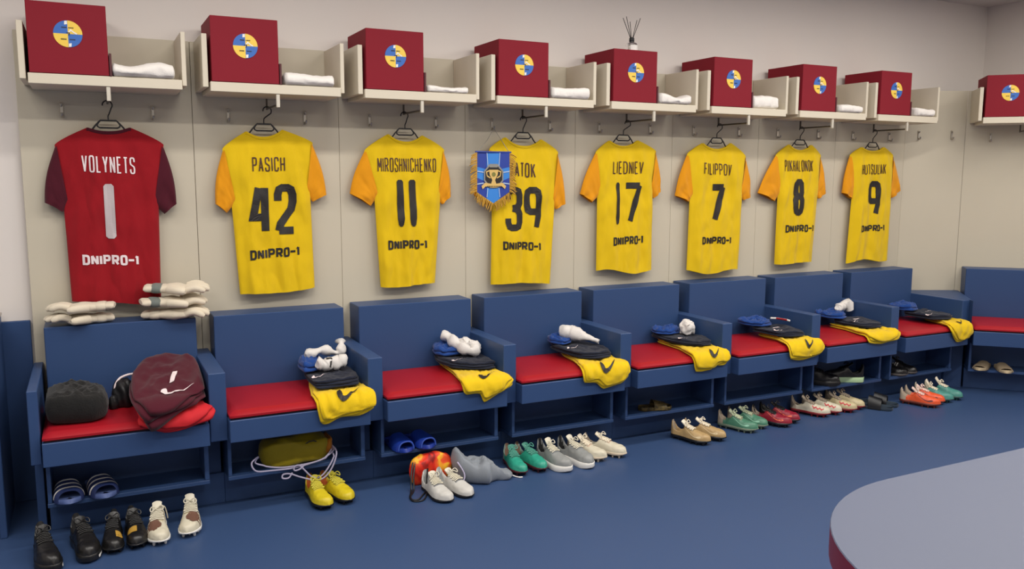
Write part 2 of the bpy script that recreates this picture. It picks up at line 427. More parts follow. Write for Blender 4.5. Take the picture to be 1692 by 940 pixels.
# wedge between the last straight seat and the angled one
def pk(x, y): return (x * K, y * K)
wl = u8(-.045 * K, .83 * K, 0); wb = u8(-.045 * K, .02, 0)
wedge = thing('corner_armrest', 'wedge-shaped blue armrest filling the corner beside the angled seat', 'armrest', (8.1 * K, -.4 * K, 0))
T_ = Matrix.Translation((-8.1 * K, .4 * K, 0))
mb = MB(); mb.prism([pk(7.966, -.83), (wl.x, wl.y), (wb.x, wb.y), (u8(-.075 * K, .004, 0).x, u8(-.075 * K, .004, 0).y), pk(7.966, -.03)], zz(.82), zz(1.248))
recalc(mb.xf(T_).build('top_block', M_blue, wedge))
wl2 = u8(-.06 * K, .60 * K, 0); wb2 = u8(-.06 * K, .05, 0)
mb = MB(); mb.prism([pk(7.97, -.60), (wl2.x, wl2.y), (wb2.x, wb2.y), pk(7.97, -.06)], 0, zz(.818))
recalc(mb.xf(T_).build('base', M_blue, wedge))

# ================================================================== shelves, boxes, hooks
def make_shelf():
    r = thing('wall_shelf', '', 'shelf', (0, 0, 0), 0, 'cream wall shelves')
    mb = MB(); mb.box(-.002 * K, .832 * K, -.44 * K, -.002, zz(2.972), zz(3.032), b=.002); mb.build('shelf_board', M_shelf, r)
    mb = MB(); mb.box(-.045 * K, -.012 * K, -.427 * K, -.002, zz(2.997), zz(3.325), b=.002); mb.build('side_panel', M_shelf, r)
    mb = MB(); mb.box(.834 * K, .860 * K, -.427 * K, -.002, zz(2.997), zz(3.325), b=.002); mb.build('side_panel', M_shelf, r)
    mb = MB(); mb.box(.427 * K, .441 * K, -.446 * K, -.06, zz(3.033), zz(3.165), b=.001); mb.build('divider', M_boxd, r)
    rail = MB(); zr = zz(2.905); xr = .415 * K
    rail.tube([(xr, -.43 * K, zr), (xr, -.028, zr)], .0055, 8)
    rail.box(xr - .004, xr + .004, -.034, -.024, zr - .006, zz(2.972))
    ro = rail.build('coat_rail', M_dsteel, r)
    mb = MB(); mb.box(xr - .009, xr + .009, -.435 * K, -.415 * K, zr - .014, zz(2.971), b=.002); mb.build('rail_post', M_lsteel, ro)
    return r
shelf0 = make_shelf()
shelf0['label'] = 'leftmost cream wall shelf, above ' + shirt_desc[0]
for i in range(1, 8): dup(shelf0, (i * K, 0, 0), 0, 'cream wall shelf with metal coat rail above ' + shirt_desc[i])
dup(shelf0, O8, -pi / 4, 'rightmost cream wall shelf, angled and cut off by the photo edge')

def make_box():
    r = thing('storage_box', '', 'box', (0, 0, 0), 0, 'maroon storage boxes')
    mb = MB(); x0, x1, zt, zb = .008 * K, .424 * K, zz(3.437), zz(3.034)
    mb.box(x0, x1, -.443 * K, -.004, zb, zt, b=.002); mb.build('body', M_box, r)
    # round quartered badge on the front
    cx, cz, rad = .218 * K, zz(3.262), .076 * K
    y = -.443 * K
    b = MB(); n = 12
    for q in range(4):
        a0 = pi / 2 * q; mi = (0, 1, 0, 1)[q] if False else (1, 0, 1, 0)[q]
        ring = [(cx + rad * cos(a0 + pi / 2 * k / n), y - .0025, cz + rad * sin(a0 + pi / 2 * k / n)) for k in range(n + 1)]
        b.add([(cx, y - .0025, cz)] + ring, [(0, k + 1, k) if False else (0, k, k + 1) for k in range(1, n + 1)], mi)
        b.add(ring + [(p[0], y + .001, p[2]) for p in ring], [(k, k + n + 1, k + n + 2, k + 1) for k in range(n)], mi)
    f = lambda u, v, e=.0036: (cx + u * rad, y - e, cz + v * rad)
    # white wedges at the top and bottom, and the small dark lines of print
    b.add([f(-.22, .68), f(-.02, .72), f(-.02, .97), f(-.2, .95)], [(0, 1, 2, 3)], 2)
    b.add([f(.02, -.72), f(.22, -.68), f(.2, -.95), f(.02, -.97)], [(0, 1, 2, 3)], 2)
    for (u0, u1, v0, v1) in ((-.42, -.05, .42, .52), (.05, .42, .42, .5), (-.5, -.1, -.46, -.36), (.1, .5, -.46, -.37)):
        n_ = 5
        for k in range(n_):
            ua = lerp(u0, u1, k / n_); ub = lerp(u0, u1, (k + .72) / n_)
            b.add([f(ua, v0), f(ub, v0), f(ub, v1), f(ua, v1)], [(0, 1, 2, 3)], 3)
    ribbon(b, [(.05, .1), (.2, .3), (.42, .12), (.62, .02)], .09, False, lambda u, v: f(u, v, .004), .3, 2)
    ribbon(b, [(-.1, .06), (.12, .1), (.05, -.12)], .06, False, lambda u, v: f(u, v, .0045), .3, 3)
    o = b.build('badge', [M_bblue, M_byel, M_white, M_ink], r); recalc(o)
    return r
box0 = make_box()
box0['label'] = 'leftmost maroon box with a blue and yellow badge, above ' + shirt_desc[0]
for i in range(1, 8):
    dup(box0, (i * K, 0, 0), 0, ('maroon box carrying the reed diffuser, above ' if i == 4 else 'maroon box with round badge on the shelf above ') + shirt_desc[i])
dup(box0, O8, -pi / 4, 'rightmost maroon box, on the angled shelf cut off by the photo edge')

def make_hook():
    r = thing('coat_hook', '', 'hook', (0, 0, 0), 0, 'metal coat hooks')
    mb = MB(); mb.box(-.008, .008, -.007, 0, -.038, .034, b=.002); mb.build('plate', M_steel, r)
    mb = MB(); mb.tube(catmull([(0, -.005, -.028), (0, -.018, -.034), (0, -.032, -.031), (0, -.038, -.018)], 4), .0058, 8)
    mb.build('prong', M_steel, r)
    mb = MB(); mb.tube(catmull([(0, -.005, .018), (0, -.014, .02), (0, -.017, .028)], 3), .005, 8); mb.build('upper_prong', M_steel, r)
    return r
hz = zz(2.855)
hk = make_hook(); hk.location = (.152 * K, 0, hz); hk['label'] = 'metal coat hook left of ' + shirt_desc[0]
for i in range(8):
    if i: dup(hk, ((i + .16) * K, 0, hz), 0, 'metal coat hook left of ' + shirt_desc[i] + (', with the pennant hanging from it' if i == 3 else ''))
    dup(hk, ((i + .684) * K, 0, hz), 0, 'metal coat hook right of ' + shirt_desc[i])
an = -atan2(.283, .56)
dup(hk, (8.056 * K, -.0635 * K, zz(2.88)), an, 'bare metal hook on the slanted corner panel, nearer the shelves')
dup(hk, (8.36 * K, -.2172 * K, zz(2.88)), an, 'bare metal hook on the slanted corner panel, nearer the angled bay')
v = u8(.158 * K, 0, hz); dup(hk, v, -pi / 4, 'metal coat hook under the rightmost angled shelf')

# towels ---------------------------------------------------------------------
TOW = [(.345, .618, .062), (.36, .615, .058), (.355, .60, .036), (.355, .615, .068), (.358, .60, .055), (.37, .595, .088), (.378, .60, .055), (.40, .60, .06)]
TL = ['folded white towel on the leftmost shelf, beside the box', 'folded white towel on the shelf above the number 42 shirt', 'flattest folded white towel, on the shelf above the number 11 shirt',
      'plump rolled white towel on the shelf above the number 39 shirt', 'sagging white towel on the shelf beside the box with the diffuser', 'thickest rolled white towel, on the shelf above the number 7 shirt',
      'rolled white towel on the shelf above the number 8 shirt', 'rolled white towel on the shelf above the number 9 shirt']
for i, (x0, x1, h) in enumerate(TOW):
    mb = MB(); n, m = 34, 28; cy = -.285 + (.03 if i in (5,) else 0); dep = .075 if i not in (2,) else .065
    rings = []
    for a in range(n + 1):
        u = a / n; x = lerp(x0, x1, u); s = min(1, sqrt(max(0, 1 - (1 - min(1, min(u, 1 - u) / .07)) ** 2)) + .25) if 0 < a < n else .55
        ring = []
        for b_ in range(m):
            t = 2 * pi * b_ / m; c_, s_ = cos(t), sin(t)
            yy = dep * (abs(c_) ** .6) * (1 if c_ > 0 else -1) * s
            z0 = h / 2 * (abs(s_) ** .6) * (1 if s_ > 0 else -1)
            sag = (-.012 * sin(pi * u * 2 + i) if i in (0, 4) else .004 * sin(5 * u + i)) if s_ > 0 else 0
            wv = .005 * fbm(u * 6 + i * 7, t * 1.5) + (.004 * sin(t * 3 + 2) if i in (0, 1) else 0)
            zc = h / 2 + z0 * s + (sag + wv if s_ > -.3 else 0)
            ring.append((x, cy + yy + wv, max(.001, zc)))
        rings.append(ring)
    mb.grid(rings, wrap_v=True); mb.add(rings[0], [tuple(range(m))]); mb.add(rings[-1], [tuple(range(m))[::-1]])
    # rolled spiral mark on the visible right end
    o = mb.build('towel', M_towel, None); recalc(o)
    o.location = (i * K, 0, zz(3.032) + .0005)
    tag(o, TL[i], 'towel', 'white towels on the shelves')
# ================================================================== shirts and hangers
SHIRT={
0 : {'nL': (0.227, 1.884), 'nR': (0.419, 1.889), 'dip': (0.32, 1.867), 'sL': (0.079, 1.797), 'sR': (0.574, 1.806), 'cLo': (0.019, 1.516), 'cLi': (0.096, 1.467), 'uL': (0.101, 1.497), 'cRo': (0.623, 1.502), 'cRi': (0.562, 1.45), 'uR': (0.536, 1.491), 'hL': (0.11, 1.02), 'hR': (0.524, 0.983), 'name': ((0.192, 1.707), (0.433, 1.697), 0.084), 'num': (0.282, 0.329, 1.606, 1.332), 'spon': ((0.169, 1.23), (0.429, 1.217), 0.052)} ,
1 : {'nL': (0.988, 1.885), 'nR': (1.177, 1.898), 'dip': (1.086, 1.857), 'sL': (0.862, 1.789), 'sR': (1.343, 1.83), 'cLo': (0.816, 1.499), 'cLi': (0.873, 1.45), 'uL': (0.898, 1.493), 'cRo': (1.414, 1.542), 'cRi': (1.334, 1.504), 'uR': (1.322, 1.553), 'hL': (0.924, 1.001), 'hR': (1.333, 1.021), 'name': ((1.009, 1.708), (1.182, 1.712), 0.078), 'num': (0.983, 1.239, 1.604, 1.33), 'spon': ((0.98, 1.219), (1.249, 1.236), 0.054)} ,
2 : {'nL': (1.781, 1.889), 'nR': (1.988, 1.886), 'dip': (1.887, 1.847), 'sL': (1.637, 1.791), 'sR': (2.129, 1.804), 'cLo': (1.549, 1.548), 'cLi': (1.671, 1.476), 'uL': (1.692, 1.523), 'cRo': (2.17, 1.529), 'cRi': (2.113, 1.479), 'uR': (2.101, 1.508), 'hL': (1.72, 1.002), 'hR': (2.062, 1.003), 'name': ((1.707, 1.713), (2.066, 1.712), 0.081), 'num': (1.82, 1.939, 1.627, 1.354), 'spon': ((1.763, 1.248), (2.006, 1.246), 0.054)} ,
3 : {'nL': (2.534, 1.888), 'nR': (2.784, 1.88), 'dip': (2.652, 1.836), 'sL': (2.427, 1.814), 'sR': (2.913, 1.8), 'cLo': (2.325, 1.535), 'cLi': (2.415, 1.468), 'uL': (2.444, 1.497), 'cRo': (2.968, 1.473), 'cRi': (2.897, 1.438), 'uR': (2.89, 1.48), 'hL': (2.435, 0.982), 'hR': (2.859, 0.962), 'name': ((2.51, 1.697), (2.735, 1.683), 0.09), 'num': (2.523, 2.777, 1.582, 1.309), 'spon': ((2.506, 1.22), (2.776, 1.205), 0.053)} ,
4 : {'nL': (3.299, 1.884), 'nR': (3.519, 1.889), 'dip': (3.416, 1.849), 'sL': (3.193, 1.804), 'sR': (3.677, 1.818), 'cLo': (3.082, 1.534), 'cLi': (3.172, 1.477), 'uL': (3.211, 1.516), 'cRo': (3.72, 1.547), 'cRi': (3.666, 1.5), 'uR': (3.657, 1.559), 'hL': (3.211, 1.016), 'hR': (3.658, 1.006), 'name': ((3.314, 1.706), (3.556, 1.707), 0.083), 'num': (3.343, 3.552, 1.609, 1.332), 'spon': ((3.322, 1.218), (3.573, 1.226), 0.057)} ,
5 : {'nL': (4.073, 1.882), 'nR': (4.322, 1.887), 'dip': (4.198, 1.842), 'sL': (3.939, 1.802), 'sR': (4.47, 1.791), 'cLo': (3.849, 1.516), 'cLi': (3.967, 1.473), 'uL': (3.973, 1.497), 'cRo': (4.53, 1.498), 'cRi': (4.462, 1.48), 'uR': (4.446, 1.524), 'hL': (3.964, 0.979), 'hR': (4.43, 0.969), 'name': ((4.069, 1.706), (4.314, 1.695), 0.081), 'num': (4.131, 4.272, 1.597, 1.325), 'spon': ((4.072, 1.2), (4.338, 1.195), 0.053)} ,
6 : {'nL': (4.88, 1.887), 'nR': (5.1, 1.888), 'dip': (4.992, 1.846), 'sL': (4.754, 1.805), 'sR': (5.21, 1.805), 'cLo': (4.6, 1.531), 'cLi': (4.766, 1.469), 'uL': (4.789, 1.511), 'cRo': (5.277, 1.527), 'cRi': (5.206, 1.483), 'uR': (5.195, 1.521), 'hL': (4.785, 1.002), 'hR': (5.16, 0.997), 'name': ((4.83, 1.729), (5.113, 1.731), 0.085), 'num': (4.922, 5.029, 1.632, 1.36), 'spon': ((4.858, 1.263), (5.137, 1.262), 0.055)} ,
7 : {'nL': (5.64, 1.881), 'nR': (5.883, 1.885), 'dip': (5.763, 1.851), 'sL': (5.517, 1.815), 'sR': (6.005, 1.815), 'cLo': (5.462, 1.525), 'cLi': (5.561, 1.479), 'uL': (5.562, 1.512), 'cRo': (6.103, 1.541), 'cRi': (6.016, 1.481), 'uR': (6.002, 1.515), 'hL': (5.535, 0.98), 'hR': (5.999, 0.985), 'name': ((5.633, 1.706), (5.895, 1.712), 0.08), 'num': (5.712, 5.846, 1.617, 1.338), 'spon': ((5.65, 1.242), (5.915, 1.246), 0.053)} ,
}
YM = -.046            # middle plane of a hanging shirt
def curve(tab, t): return smooth_interp(tab, t)
NAMES = ['VOLYNETS', 'PASICH', 'MIROSHNICHENKO', 'SVATOK', 'LIEDNIEV', 'FILIPPOV', 'PIKHALONOK', 'HUTSULIAK']
NUMS = ['1', '42', '11', '39', '17', '7', '8', '9']
SL = ['red football shirt with maroon sleeves and number 1, hung at far left'] + \
     ['yellow football shirt with number %s, %s' % (n, t) for n, t in zip(NUMS[1:], (
        'hung second from left', 'hung third from left with a long name', 'partly behind the blue pennant', 'hung just right of the pennant shirt',
        'hung under the box next right of the diffuser', 'hung second from the right', 'hung last at the right end of the row'))]
def make_shirt(i):
    d = SHIRT[i]; red = i == 0
    mats = (M_red, M_mar) if red else (M_yel, M_org)
    cx = (d['nL'][0] + d['nR'][0]) / 2; zh = (d['hL'][1] + d['hR'][1]) / 2
    root = thing('football_shirt', SL[i], 'shirt', (cx, YM, zh), 0, 'hanging football shirts'); L = (cx, YM, zh)
    (sLx, sLz), (sRx, sRz), (nLx, nLz), (nRx, nRz) = d['sL'], d['sR'], d['nL'], d['nR']
    un1 = (nLx - sLx) / (sRx - sLx); un2 = (nRx - sLx) / (sRx - sLx); ud = (d['dip'][0] - sLx) / (sRx - sLx)
    topz = nLz * .5 + nRz * .5
    def ztop(u):
        if u < un1:
            t = u / un1; return lerp(sLz, nLz, t ** .8)
        if u > un2:
            t = (1 - u) / (1 - un2); return lerp(sRz, nRz, t ** .8)
        t = (u - un1) / (un2 - un1); zd = d['dip'][1]
        return lerp(nLz, nRz, t) - (lerp(nLz, nRz, .5) - zd) * (1 - abs(2 * t - 1) ** 2.2)
    vL = (sLz - d['uL'][1]) / (sLz - d['hL'][1]); vR = (sRz - d['uR'][1]) / (sRz - d['hR'][1])
    wl = d['hL'][0]; wr = d['hR'][0]
    xlT = [(0, sLx), (vL * .5, lerp(sLx, d['uL'][0], .45)), (vL, d['uL'][0]), (.75, lerp(d['uL'][0], wl, .6)), (1, wl)]
    xrT = [(0, sRx), (vR * .5, lerp(sRx, d['uR'][0], .45)), (vR, d['uR'][0]), (.75, lerp(d['uR'][0], wr, .6)), (1, wr)]
    xl = lambda v: interp(xlT, v); xr = lambda v: interp(xrT, v)
    ph = i * 1.7
    def zbot(u): return lerp(d['hL'][1], d['hR'][1], u) + .006 * sin(u * 5 + ph) + (.012 * sin(pi * u * 2.2 + ph) if i in (4, 5, 7) else 0)
    def fold(u, v):
        k = .25 + .75 * v
        w = .0055 * k * sin(u * 17 + ph + 1.2 * sin(v * 3 + ph)) + .004 * k * sin(u * 31 + 2 * ph + v * 2)
        w += .006 * (1 - v) ** 2 * sin((u - .5) * (1 if u > .5 else -1) * 22 - v * 14 + ph)
        w += .010 * fbm(u * 3.2 + i * 11, v * 3.5 + i * 5) + .006 * (1 - 2 * abs(fbm(u * 4.1 + i * 3, v * 2.2 + i * 9)))
        w += .010 * max(0, 1 - abs(v - .42) / .18) * sin((u * 9 + v * 16) + ph) * (abs(2 * u - 1) ** .7)
        return w * min(1, .12 + v * 7)
    def yfront(u, v):
        e = max(0, 1 - (2 * u - 1) ** 4) ** .5
        tp = min(1, .35 + v * 4)
        return YM - .024 * e * tp - .012 * e * v + fold(u, v) * e
    def yback(u, v):
        e = max(0, 1 - (2 * u - 1) ** 4) ** .5
        return min(-.006, YM + .02 * e * min(1, .35 + v * 4) + fold(u, v) * .25 * e)
    nu, nv = 76, 88
    def pt(u, v, back=False):
        z = lerp(ztop(u), zbot(u), v); x = lerp(xl(v), xr(v), u)
        return (x, yback(u, v) if back else yfront(u, v), z)
    mb = MB()
    mb.grid([[pt(a / nu, b / nv) for b in range(nv + 1)] for a in range(nu + 1)])
    mb.grid([[pt(a / nu, b / nv, True) for b in range(nv + 1)] for a in range(nu + 1)], flip=True)
    mb.build('torso', mats[0], root, L)
    def front(x, z):
        u, v = .5, .5
        for _ in range(6):
            zt, zb = ztop(max(0, min(1, u))), zbot(u); v = max(0, min(1, (zt - z) / (zt - zb))); u = max(0, min(1, (x - xl(v)) / (xr(v) - xl(v))))
        return (x, yfront(u, v) - .0036, z)
    # sleeves
    for sd in (-1, 1):
        (sx, sz), (ox, oz), (ix, iz), (ux, uz) = (d['sL'], d['cLo'], d['cLi'], d['uL']) if sd < 0 else (d['sR'], d['cRo'], d['cRi'], d['uR'])
        na, nb = 22, 14
        fr, bk = [], []
        for a in range(na + 1):
            s = a / na; rf, rb = [], []
            for b in range(nb + 1):
                t = b / nb
                P0 = (lerp(sx - sd * .006, ux - sd * .022, t), lerp(sz + .006, uz + .012, t))
                bow = sd * .016 * sin(pi * s) * (1 - t)
                P1 = (lerp(ox, ix, t), lerp(oz, iz, t) + .004 * sin(pi * t))
                x = lerp(P0[0], P1[0], s) + bow; z = lerp(P0[1], P1[1], s ** .92 if t < .5 else s)
                e = max(0, 1 - (2 * t - 1) ** 4) ** .5
                w = .006 * sin(t * 9 + s * 4 + ph + sd) * e * s + .006 * fbm(t * 2 + i * 3, s * 3 + sd) * e
                rf.append((x, YM + .004 - (.020 - .003 * s) * e + w, z)); rb.append((x, min(-.006, YM + .006 + .018 * e + w * .4), z))
            fr.append(rf); bk.append(rb)
        mb = MB(); mb.grid(fr, flip=sd < 0); mb.grid(bk, flip=sd > 0)
        so = mb.build('sleeve', mats[1], root, L)
        # cuff hem
        mb = MB(); hem = []
        for a in (na - 2, na - 1, na):
            hem.append([(p[0], p[1] - .0022, p[2]) for p in fr[a]] + [(p[0], p[1] + .0022, p[2]) for p in bk[a][::-1]])
        mb.grid(hem, wrap_v=True); mb.build('cuff', mats[1], so, None)
        so.children[0].data.transform(Matrix.Translation((-L[0], -L[1], -L[2])))
    # collar
    mb = MB(); rows = []
    for a in range(25):
        u = lerp(un1 - .01, un2 + .01, a / 24); zt = ztop(u); dz = zt - zbot(u)
        r_ = []
        for k in range(5):
            v = k / 4 * .016 / dz
            p = pt(u, v); r_.append((p[0], p[1] - .0035 * (1 if 0 < k < 4 else .4), p[2] + .001))
        rows.append(r_)
    mb.grid(rows); mb.build('collar', M_mar if red else M_yel, root, L)
    # lettering
    (x0, z0), (x1, z1), h = d['name']
    sh = lambda x, z: front(x, z + (z1 - z0) * ((x - x0) / (x1 - x0) - .5))
    zc = (z0 + z1) / 2
    mb = MB(); nm = NAMES[i]; th = min(.0115, (x1 - x0) / len(nm) * .24)
    text(mb, nm, x0, x1, zc - h / 2, zc + h / 2, th, sh, gap=.42); mb.build('name_lettering', M_wink if red else M_name, root, L)
    x0, x1, zt, zb = d['num']; s = NUMS[i]; mb = MB()
    fn = front
    def one(xc, w):
        H = zt - zb; rows = []
        for k in range(25):
            t = k / 24; ww = w * (.62 + .38 * min(1, t * 6)) if not red else w
            ww *= min(1, .55 + min(t, 1 - t) * 12)
            off = -w * .10 * (t - .5) * (0 if red else 1)
            rows.append([fn(xc + off + ww * (q / 3 - .5), zb + H * t) for q in range(4)])
        mb.grid(rows, flip=True, smooth=False)
    thn = .046 if len(s) == 1 else .041
    def dig(c, a, b):
        for pl, cl in DIG[c]: ribbon(mb, [(a + thn / 2 + p[0] * (b - a - thn), zb + thn / 2 + p[1] * (zt - zb - thn)) for p in pl], thn, cl, fn)
    if s == '1': one((x0 + x1) / 2, x1 - x0)
    elif s == '11': one(x0 + .022, .042); one(x1 - .022, .046)
    elif s == '17': one(x0 + .016, .03); dig('7', x0 + .06, x1)
    elif len(s) == 2: m_ = (x0 + x1) / 2; dig(s[0], x0, m_ - .006); dig(s[1], m_ + .006, x1)
    else: dig(s, x0, x1)
    mb.build('number', M_sil if red else M_ink, root, L)
    (x0, z0), (x1, z1), h = d['spon']; zc = (z0 + z1) / 2
    a0, a1, b0, b1 = x0, x1, z0, z1
    sp = lambda x, z: front(x, z + (b1 - b0) * ((x - a0) / (a1 - a0) - .5))
    mb = MB(); text(mb, 'DNIPRO-1', x0, x1, zc - h / 2, zc + h / 2, .0112, sp, gap=.22)
    mb.build('sponsor_lettering', M_wink if red else M_ink, root, L)
    return root, cx, (nLz + nRz) / 2
def make_hanger(i, cx, zn):
    zr = zz(2.905); xr = (i + .415) * K
    r = thing('clothes_hanger', 'black clothes hanger holding ' + shirt_desc[i], 'hanger', (cx, YM, zn), 0, 'black clothes hangers')
    mb = MB(); w = .0042
    # shoulders, running down inside the shirt
    for sd in (-1, 1):
        mb.tube(catmull([(sd * .042, 0, .028), (sd * .062, 0, .006), (sd * .085, .004, -.022), (sd * .13, .006, -.055)], 5), w, 8)
    lp = [(-.042, 0, .028), (-.036, 0, .034), (.036, 0, .034), (.042, 0, .028), (.052, 0, .014), (.05, 0, .004), (.04, 0, -.002), (-.04, 0, -.002), (-.05, 0, .004), (-.052, 0, .014)]
    mb.tube(lp, w, 8, closed=True)
    mb.build('body', M_black, r)
    mb = MB(); hx = xr - cx; top = zr - zn + .0095
    pts = [(0, 0, .034), (0, 0, .034 + (top - .034) * .22), (.006, 0, .034 + (top - .034) * .36)]
    rad = .022
    for k in range(13):
        a = radians(-38 + 225 * k / 12); pts.append((hx + rad * cos(a) - .002, 0, top - rad + rad * sin(a)))
    mb.tube(catmull(pts, 4), .0033, 8); mb.build('hook', M_black, r)
for i in range(8):
    s_, cx, zn = make_shirt(i); make_hanger(i, cx, zn)

# ================================================================== pennant
pen = thing('pennant', 'blue club pennant with gold fringe hanging beside the number 39 shirt', 'pennant', (2.427, -.104, 1.62))
PY = -.104; TLp, TRp, BRp, BMp, BLp = (2.319, 1.792), (2.535, 1.792), (2.537, 1.552), (2.427, 1.484), (2.317, 1.552)
Lp = (2.427, -.104, 1.62)
def pp(u, v, e=0):          # u 0..1 across, v 0..1 from top; bottom edge pointed
    zb = lerp(BLp[1], BMp[1], 1 - abs(2 * u - 1)); x = lerp(TLp[0], TRp[0], u)
    return (x, PY - e + .004 * sin(u * 3 + 1), lerp(TLp[1], zb, v))
mb = MB()
cells = lambda i, j: (1 if ((i < 6 or i >= 14) and (j < 8 or j >= 14)) else 0)
mb.grid([[pp(i / 20, j / 22) for j in range(23)] for i in range(21)], smooth=True, mf=cells)
mb.grid([[pp(i / 20, j / 22, -.003) for j in range(23)] for i in range(21)], flip=True)
F_ = lambda e: (lambda x, z: (lerp(TLp[0], TRp[0], x), PY - e + .004 * sin(x * 3 + 1), lerp(TLp[1], BMp[1], z)))
for pl in ([(.3, 0), (.34, .34)], [(.7, 0), (.66, .34)], [(0, .37), (.2, .39)], [(1, .37), (.8, .39)], [(.33, .7), (.3, .88)], [(.67, .7), (.7, .88)], [(0, .62), (.2, .6)], [(1, .62), (.8, .6)]):
    ribbon(mb, pl, .022, False, F_(.0035), .2, 2)
mb.build('cloth', [M_pb, M_pdb, M_pl], pen, Lp)
mb = MB()
oc = [(.5 + .30 * cos(radians(22.5 + 45 * k)), .46 + .235 * sin(radians(22.5 + 45 * k))) for k in range(8)]
f4, f5, f6 = F_(.005), F_(.0065), F_(.008)
mb.add([f4(*p) for p in oc], [tuple(range(8))], 0)
ribbon(mb, oc, .035, True, f5, .3, 2)
cup = [(.36, .34), (.64, .34), (.62, .44), (.56, .52), (.53, .55), (.53, .62), (.6, .66), (.4, .66), (.47, .62), (.47, .55), (.44, .52), (.38, .44)]
mb.add([f5(.5, .45)] + [f5(*p) for p in cup], [(0, k + 1, (k + 1) % 12 + 1) for k in range(12)], 1)
ribbon(mb, [(.36, .36), (.28, .38), (.30, .46), (.40, .5)], .025, False, f5, .3, 1); ribbon(mb, [(.64, .36), (.72, .38), (.70, .46), (.6, .5)], .025, False, f5, .3, 1)
ribbon(mb, [(.38, .27), (.62, .27)], .045, False, f5, .3, 2)
mb.add([f6(.5 + .06 * cos(k * pi / 5), .43 + .045 * sin(k * pi / 5)) for k in range(10)], [tuple(range(10))], 3)
ribbon(mb, [(.14, .69), (.24, .63), (.5, .655), (.76, .63), (.86, .69)], .07, False, f6, .06, 1)
F9 = F_(.0095)
for k in range(9):
    ribbon(mb, [(.3 + k * .05, .665), (.33 + k * .05, .665)], .02, False, F9, .3, 0)
recalc(mb.build('crest', [M_ink, M_goldm, M_grey, mat('olive_seal', '#7C7A3A')], pen, Lp))
mb = MB(); random.seed(4)
edge = [(TLp, BLp, (-1, -.15)), (BLp, BMp, (-.35, -1)), (BMp, BRp, (.35, -1)), (BRp, TRp, (1, -.15))]
for (a, b, n_) in edge:
    Ln = hypot(b[0] - a[0], b[1] - a[1]); k = int(Ln / .0042)
    for q in range(k):
        t = (q + random.random() * .6) / k; x, z = lerp(a[0], b[0], t), lerp(a[1], b[1], t); ln = .047 * random.uniform(.8, 1.1)
        dx, dz = n_[0] * .8 + random.uniform(-.2, .2), n_[1] * .85 + random.uniform(-.35, .05)
        m_ = hypot(dx, dz); dx, dz = dx / m_, dz / m_
        mb.tube([(x, PY - .001, z), (x + dx * ln * .5, PY - .004 + random.uniform(-.004, .004), z + dz * ln * .5), (x + dx * ln, PY + random.uniform(-.006, .006), z + dz * ln - .008)], .0021, 4, cap=False)
mb.build('fringe', M_gold, pen, Lp)
mb = MB(); hkx = (3 + .16) * K; hkz = hz - .030
for e_ in (TLp, TRp): mb.tube([(e_[0], PY, e_[1]), (lerp(e_[0], hkx, .55), -.075, lerp(e_[1], hkz, .5)), (hkx, -.030, hkz)], .0016, 6)
mb.build('cord', M_grey, pen, Lp)
mb = MB(); mb.tube([(TLp[0] - .012, PY, TLp[1] + .002), (TRp[0] + .012, PY, TRp[1] + .002)], .005, 8); mb.build('top_rod', M_pdb, pen, Lp)

# ================================================================== reed diffuser
bx, by, bz = 4.27 * K, -.30 * K, zz(3.437) + .0005
df = thing('reed_diffuser', 'small glass reed diffuser standing on top of a maroon box', 'diffuser', (bx, by, bz))
def lathe(prof, n=24):
    mb = MB(); mb.grid([[(r * cos(2 * pi * k / n), r * sin(2 * pi * k / n), z) for k in range(n)] for r, z in prof], wrap_v=True, flip=True); return mb
mb = lathe([(.001, 0), (.034, 0), (.038, .006), (.038, .048), (.032, .058), (.016, .062), (.013, .066), (.013, .070), (.011, .07), (.011, .06), (.03, .054), (.034, .046), (.034, .006), (.001, .005)])
mb.build('bottle', M_glass, df)
mb = MB(); mb.grid([[(.0392 * cos(a), .0392 * sin(a), z) for a in [radians(-90 - 45 + 90 * k / 10) for k in range(11)]] for z in (.008, .044)], smooth=True); mb.build('label', M_white, df)
lathe([(.001, .066), (.016, .066), (.0165, .088), (.012, .092), (.001, .092)]).build('cap', M_black, df)
for k, (ex, ey, ez) in enumerate([(-.075, -.01, .205), (-.03, .02, .222), (.03, -.01, .2), (.07, .01, .218), (.005, .03, .195)]):
    mb = MB(); mb.tube([(ex * .02, ey * .02, .07), (ex, ey, ez)], .0022, 6); mb.build('reed', M_ink, df)
# ================================================================== clothes on the seats
SEAT = zz(.984) + .0305            # top of a cushion
EDGE, RAD = .692, .030
def drape(x, s, off):
    """point on a cloth lying on a seat: s metres out from the wall, folding down over the seat front"""
    if s <= EDGE: return (x, -s, SEAT + off)
    t = s - EDGE; A = RAD * pi / 2
    if t < A:
        a = t / RAD; return (x, -EDGE - (RAD + off) * sin(a), SEAT - RAD + (RAD + off) * cos(a))
    return (x, -EDGE - RAD - off - .003, SEAT - RAD - (t - A))
def soften(P, n=5, k=.55):
    """closed outline: mostly straight edges with slightly rounded corners"""
    A = catmull([(p[0], p[1], 0) for p in P], n, True); Bq = []
    for i in range(len(P)):
        a, b = Vector((*P[i], 0)), Vector((*P[(i + 1) % len(P)], 0))
        Bq += [a.lerp(b, j / n) for j in range(n)]
    return [a.lerp(b, k) for a, b in zip(A, Bq)]
def wrinkle(x, y, seed, amp, freq):
    r = 1 - 2.2 * abs(fbm(x * freq * 1.25 + seed * 3.1 + y * 2, y * freq * .55 + seed))
    return amp * (.9 * r + .7 * fbm(x * freq * 2 + seed, y * freq * 2) + .35 * sin(x * 38 + y * 21 + seed))
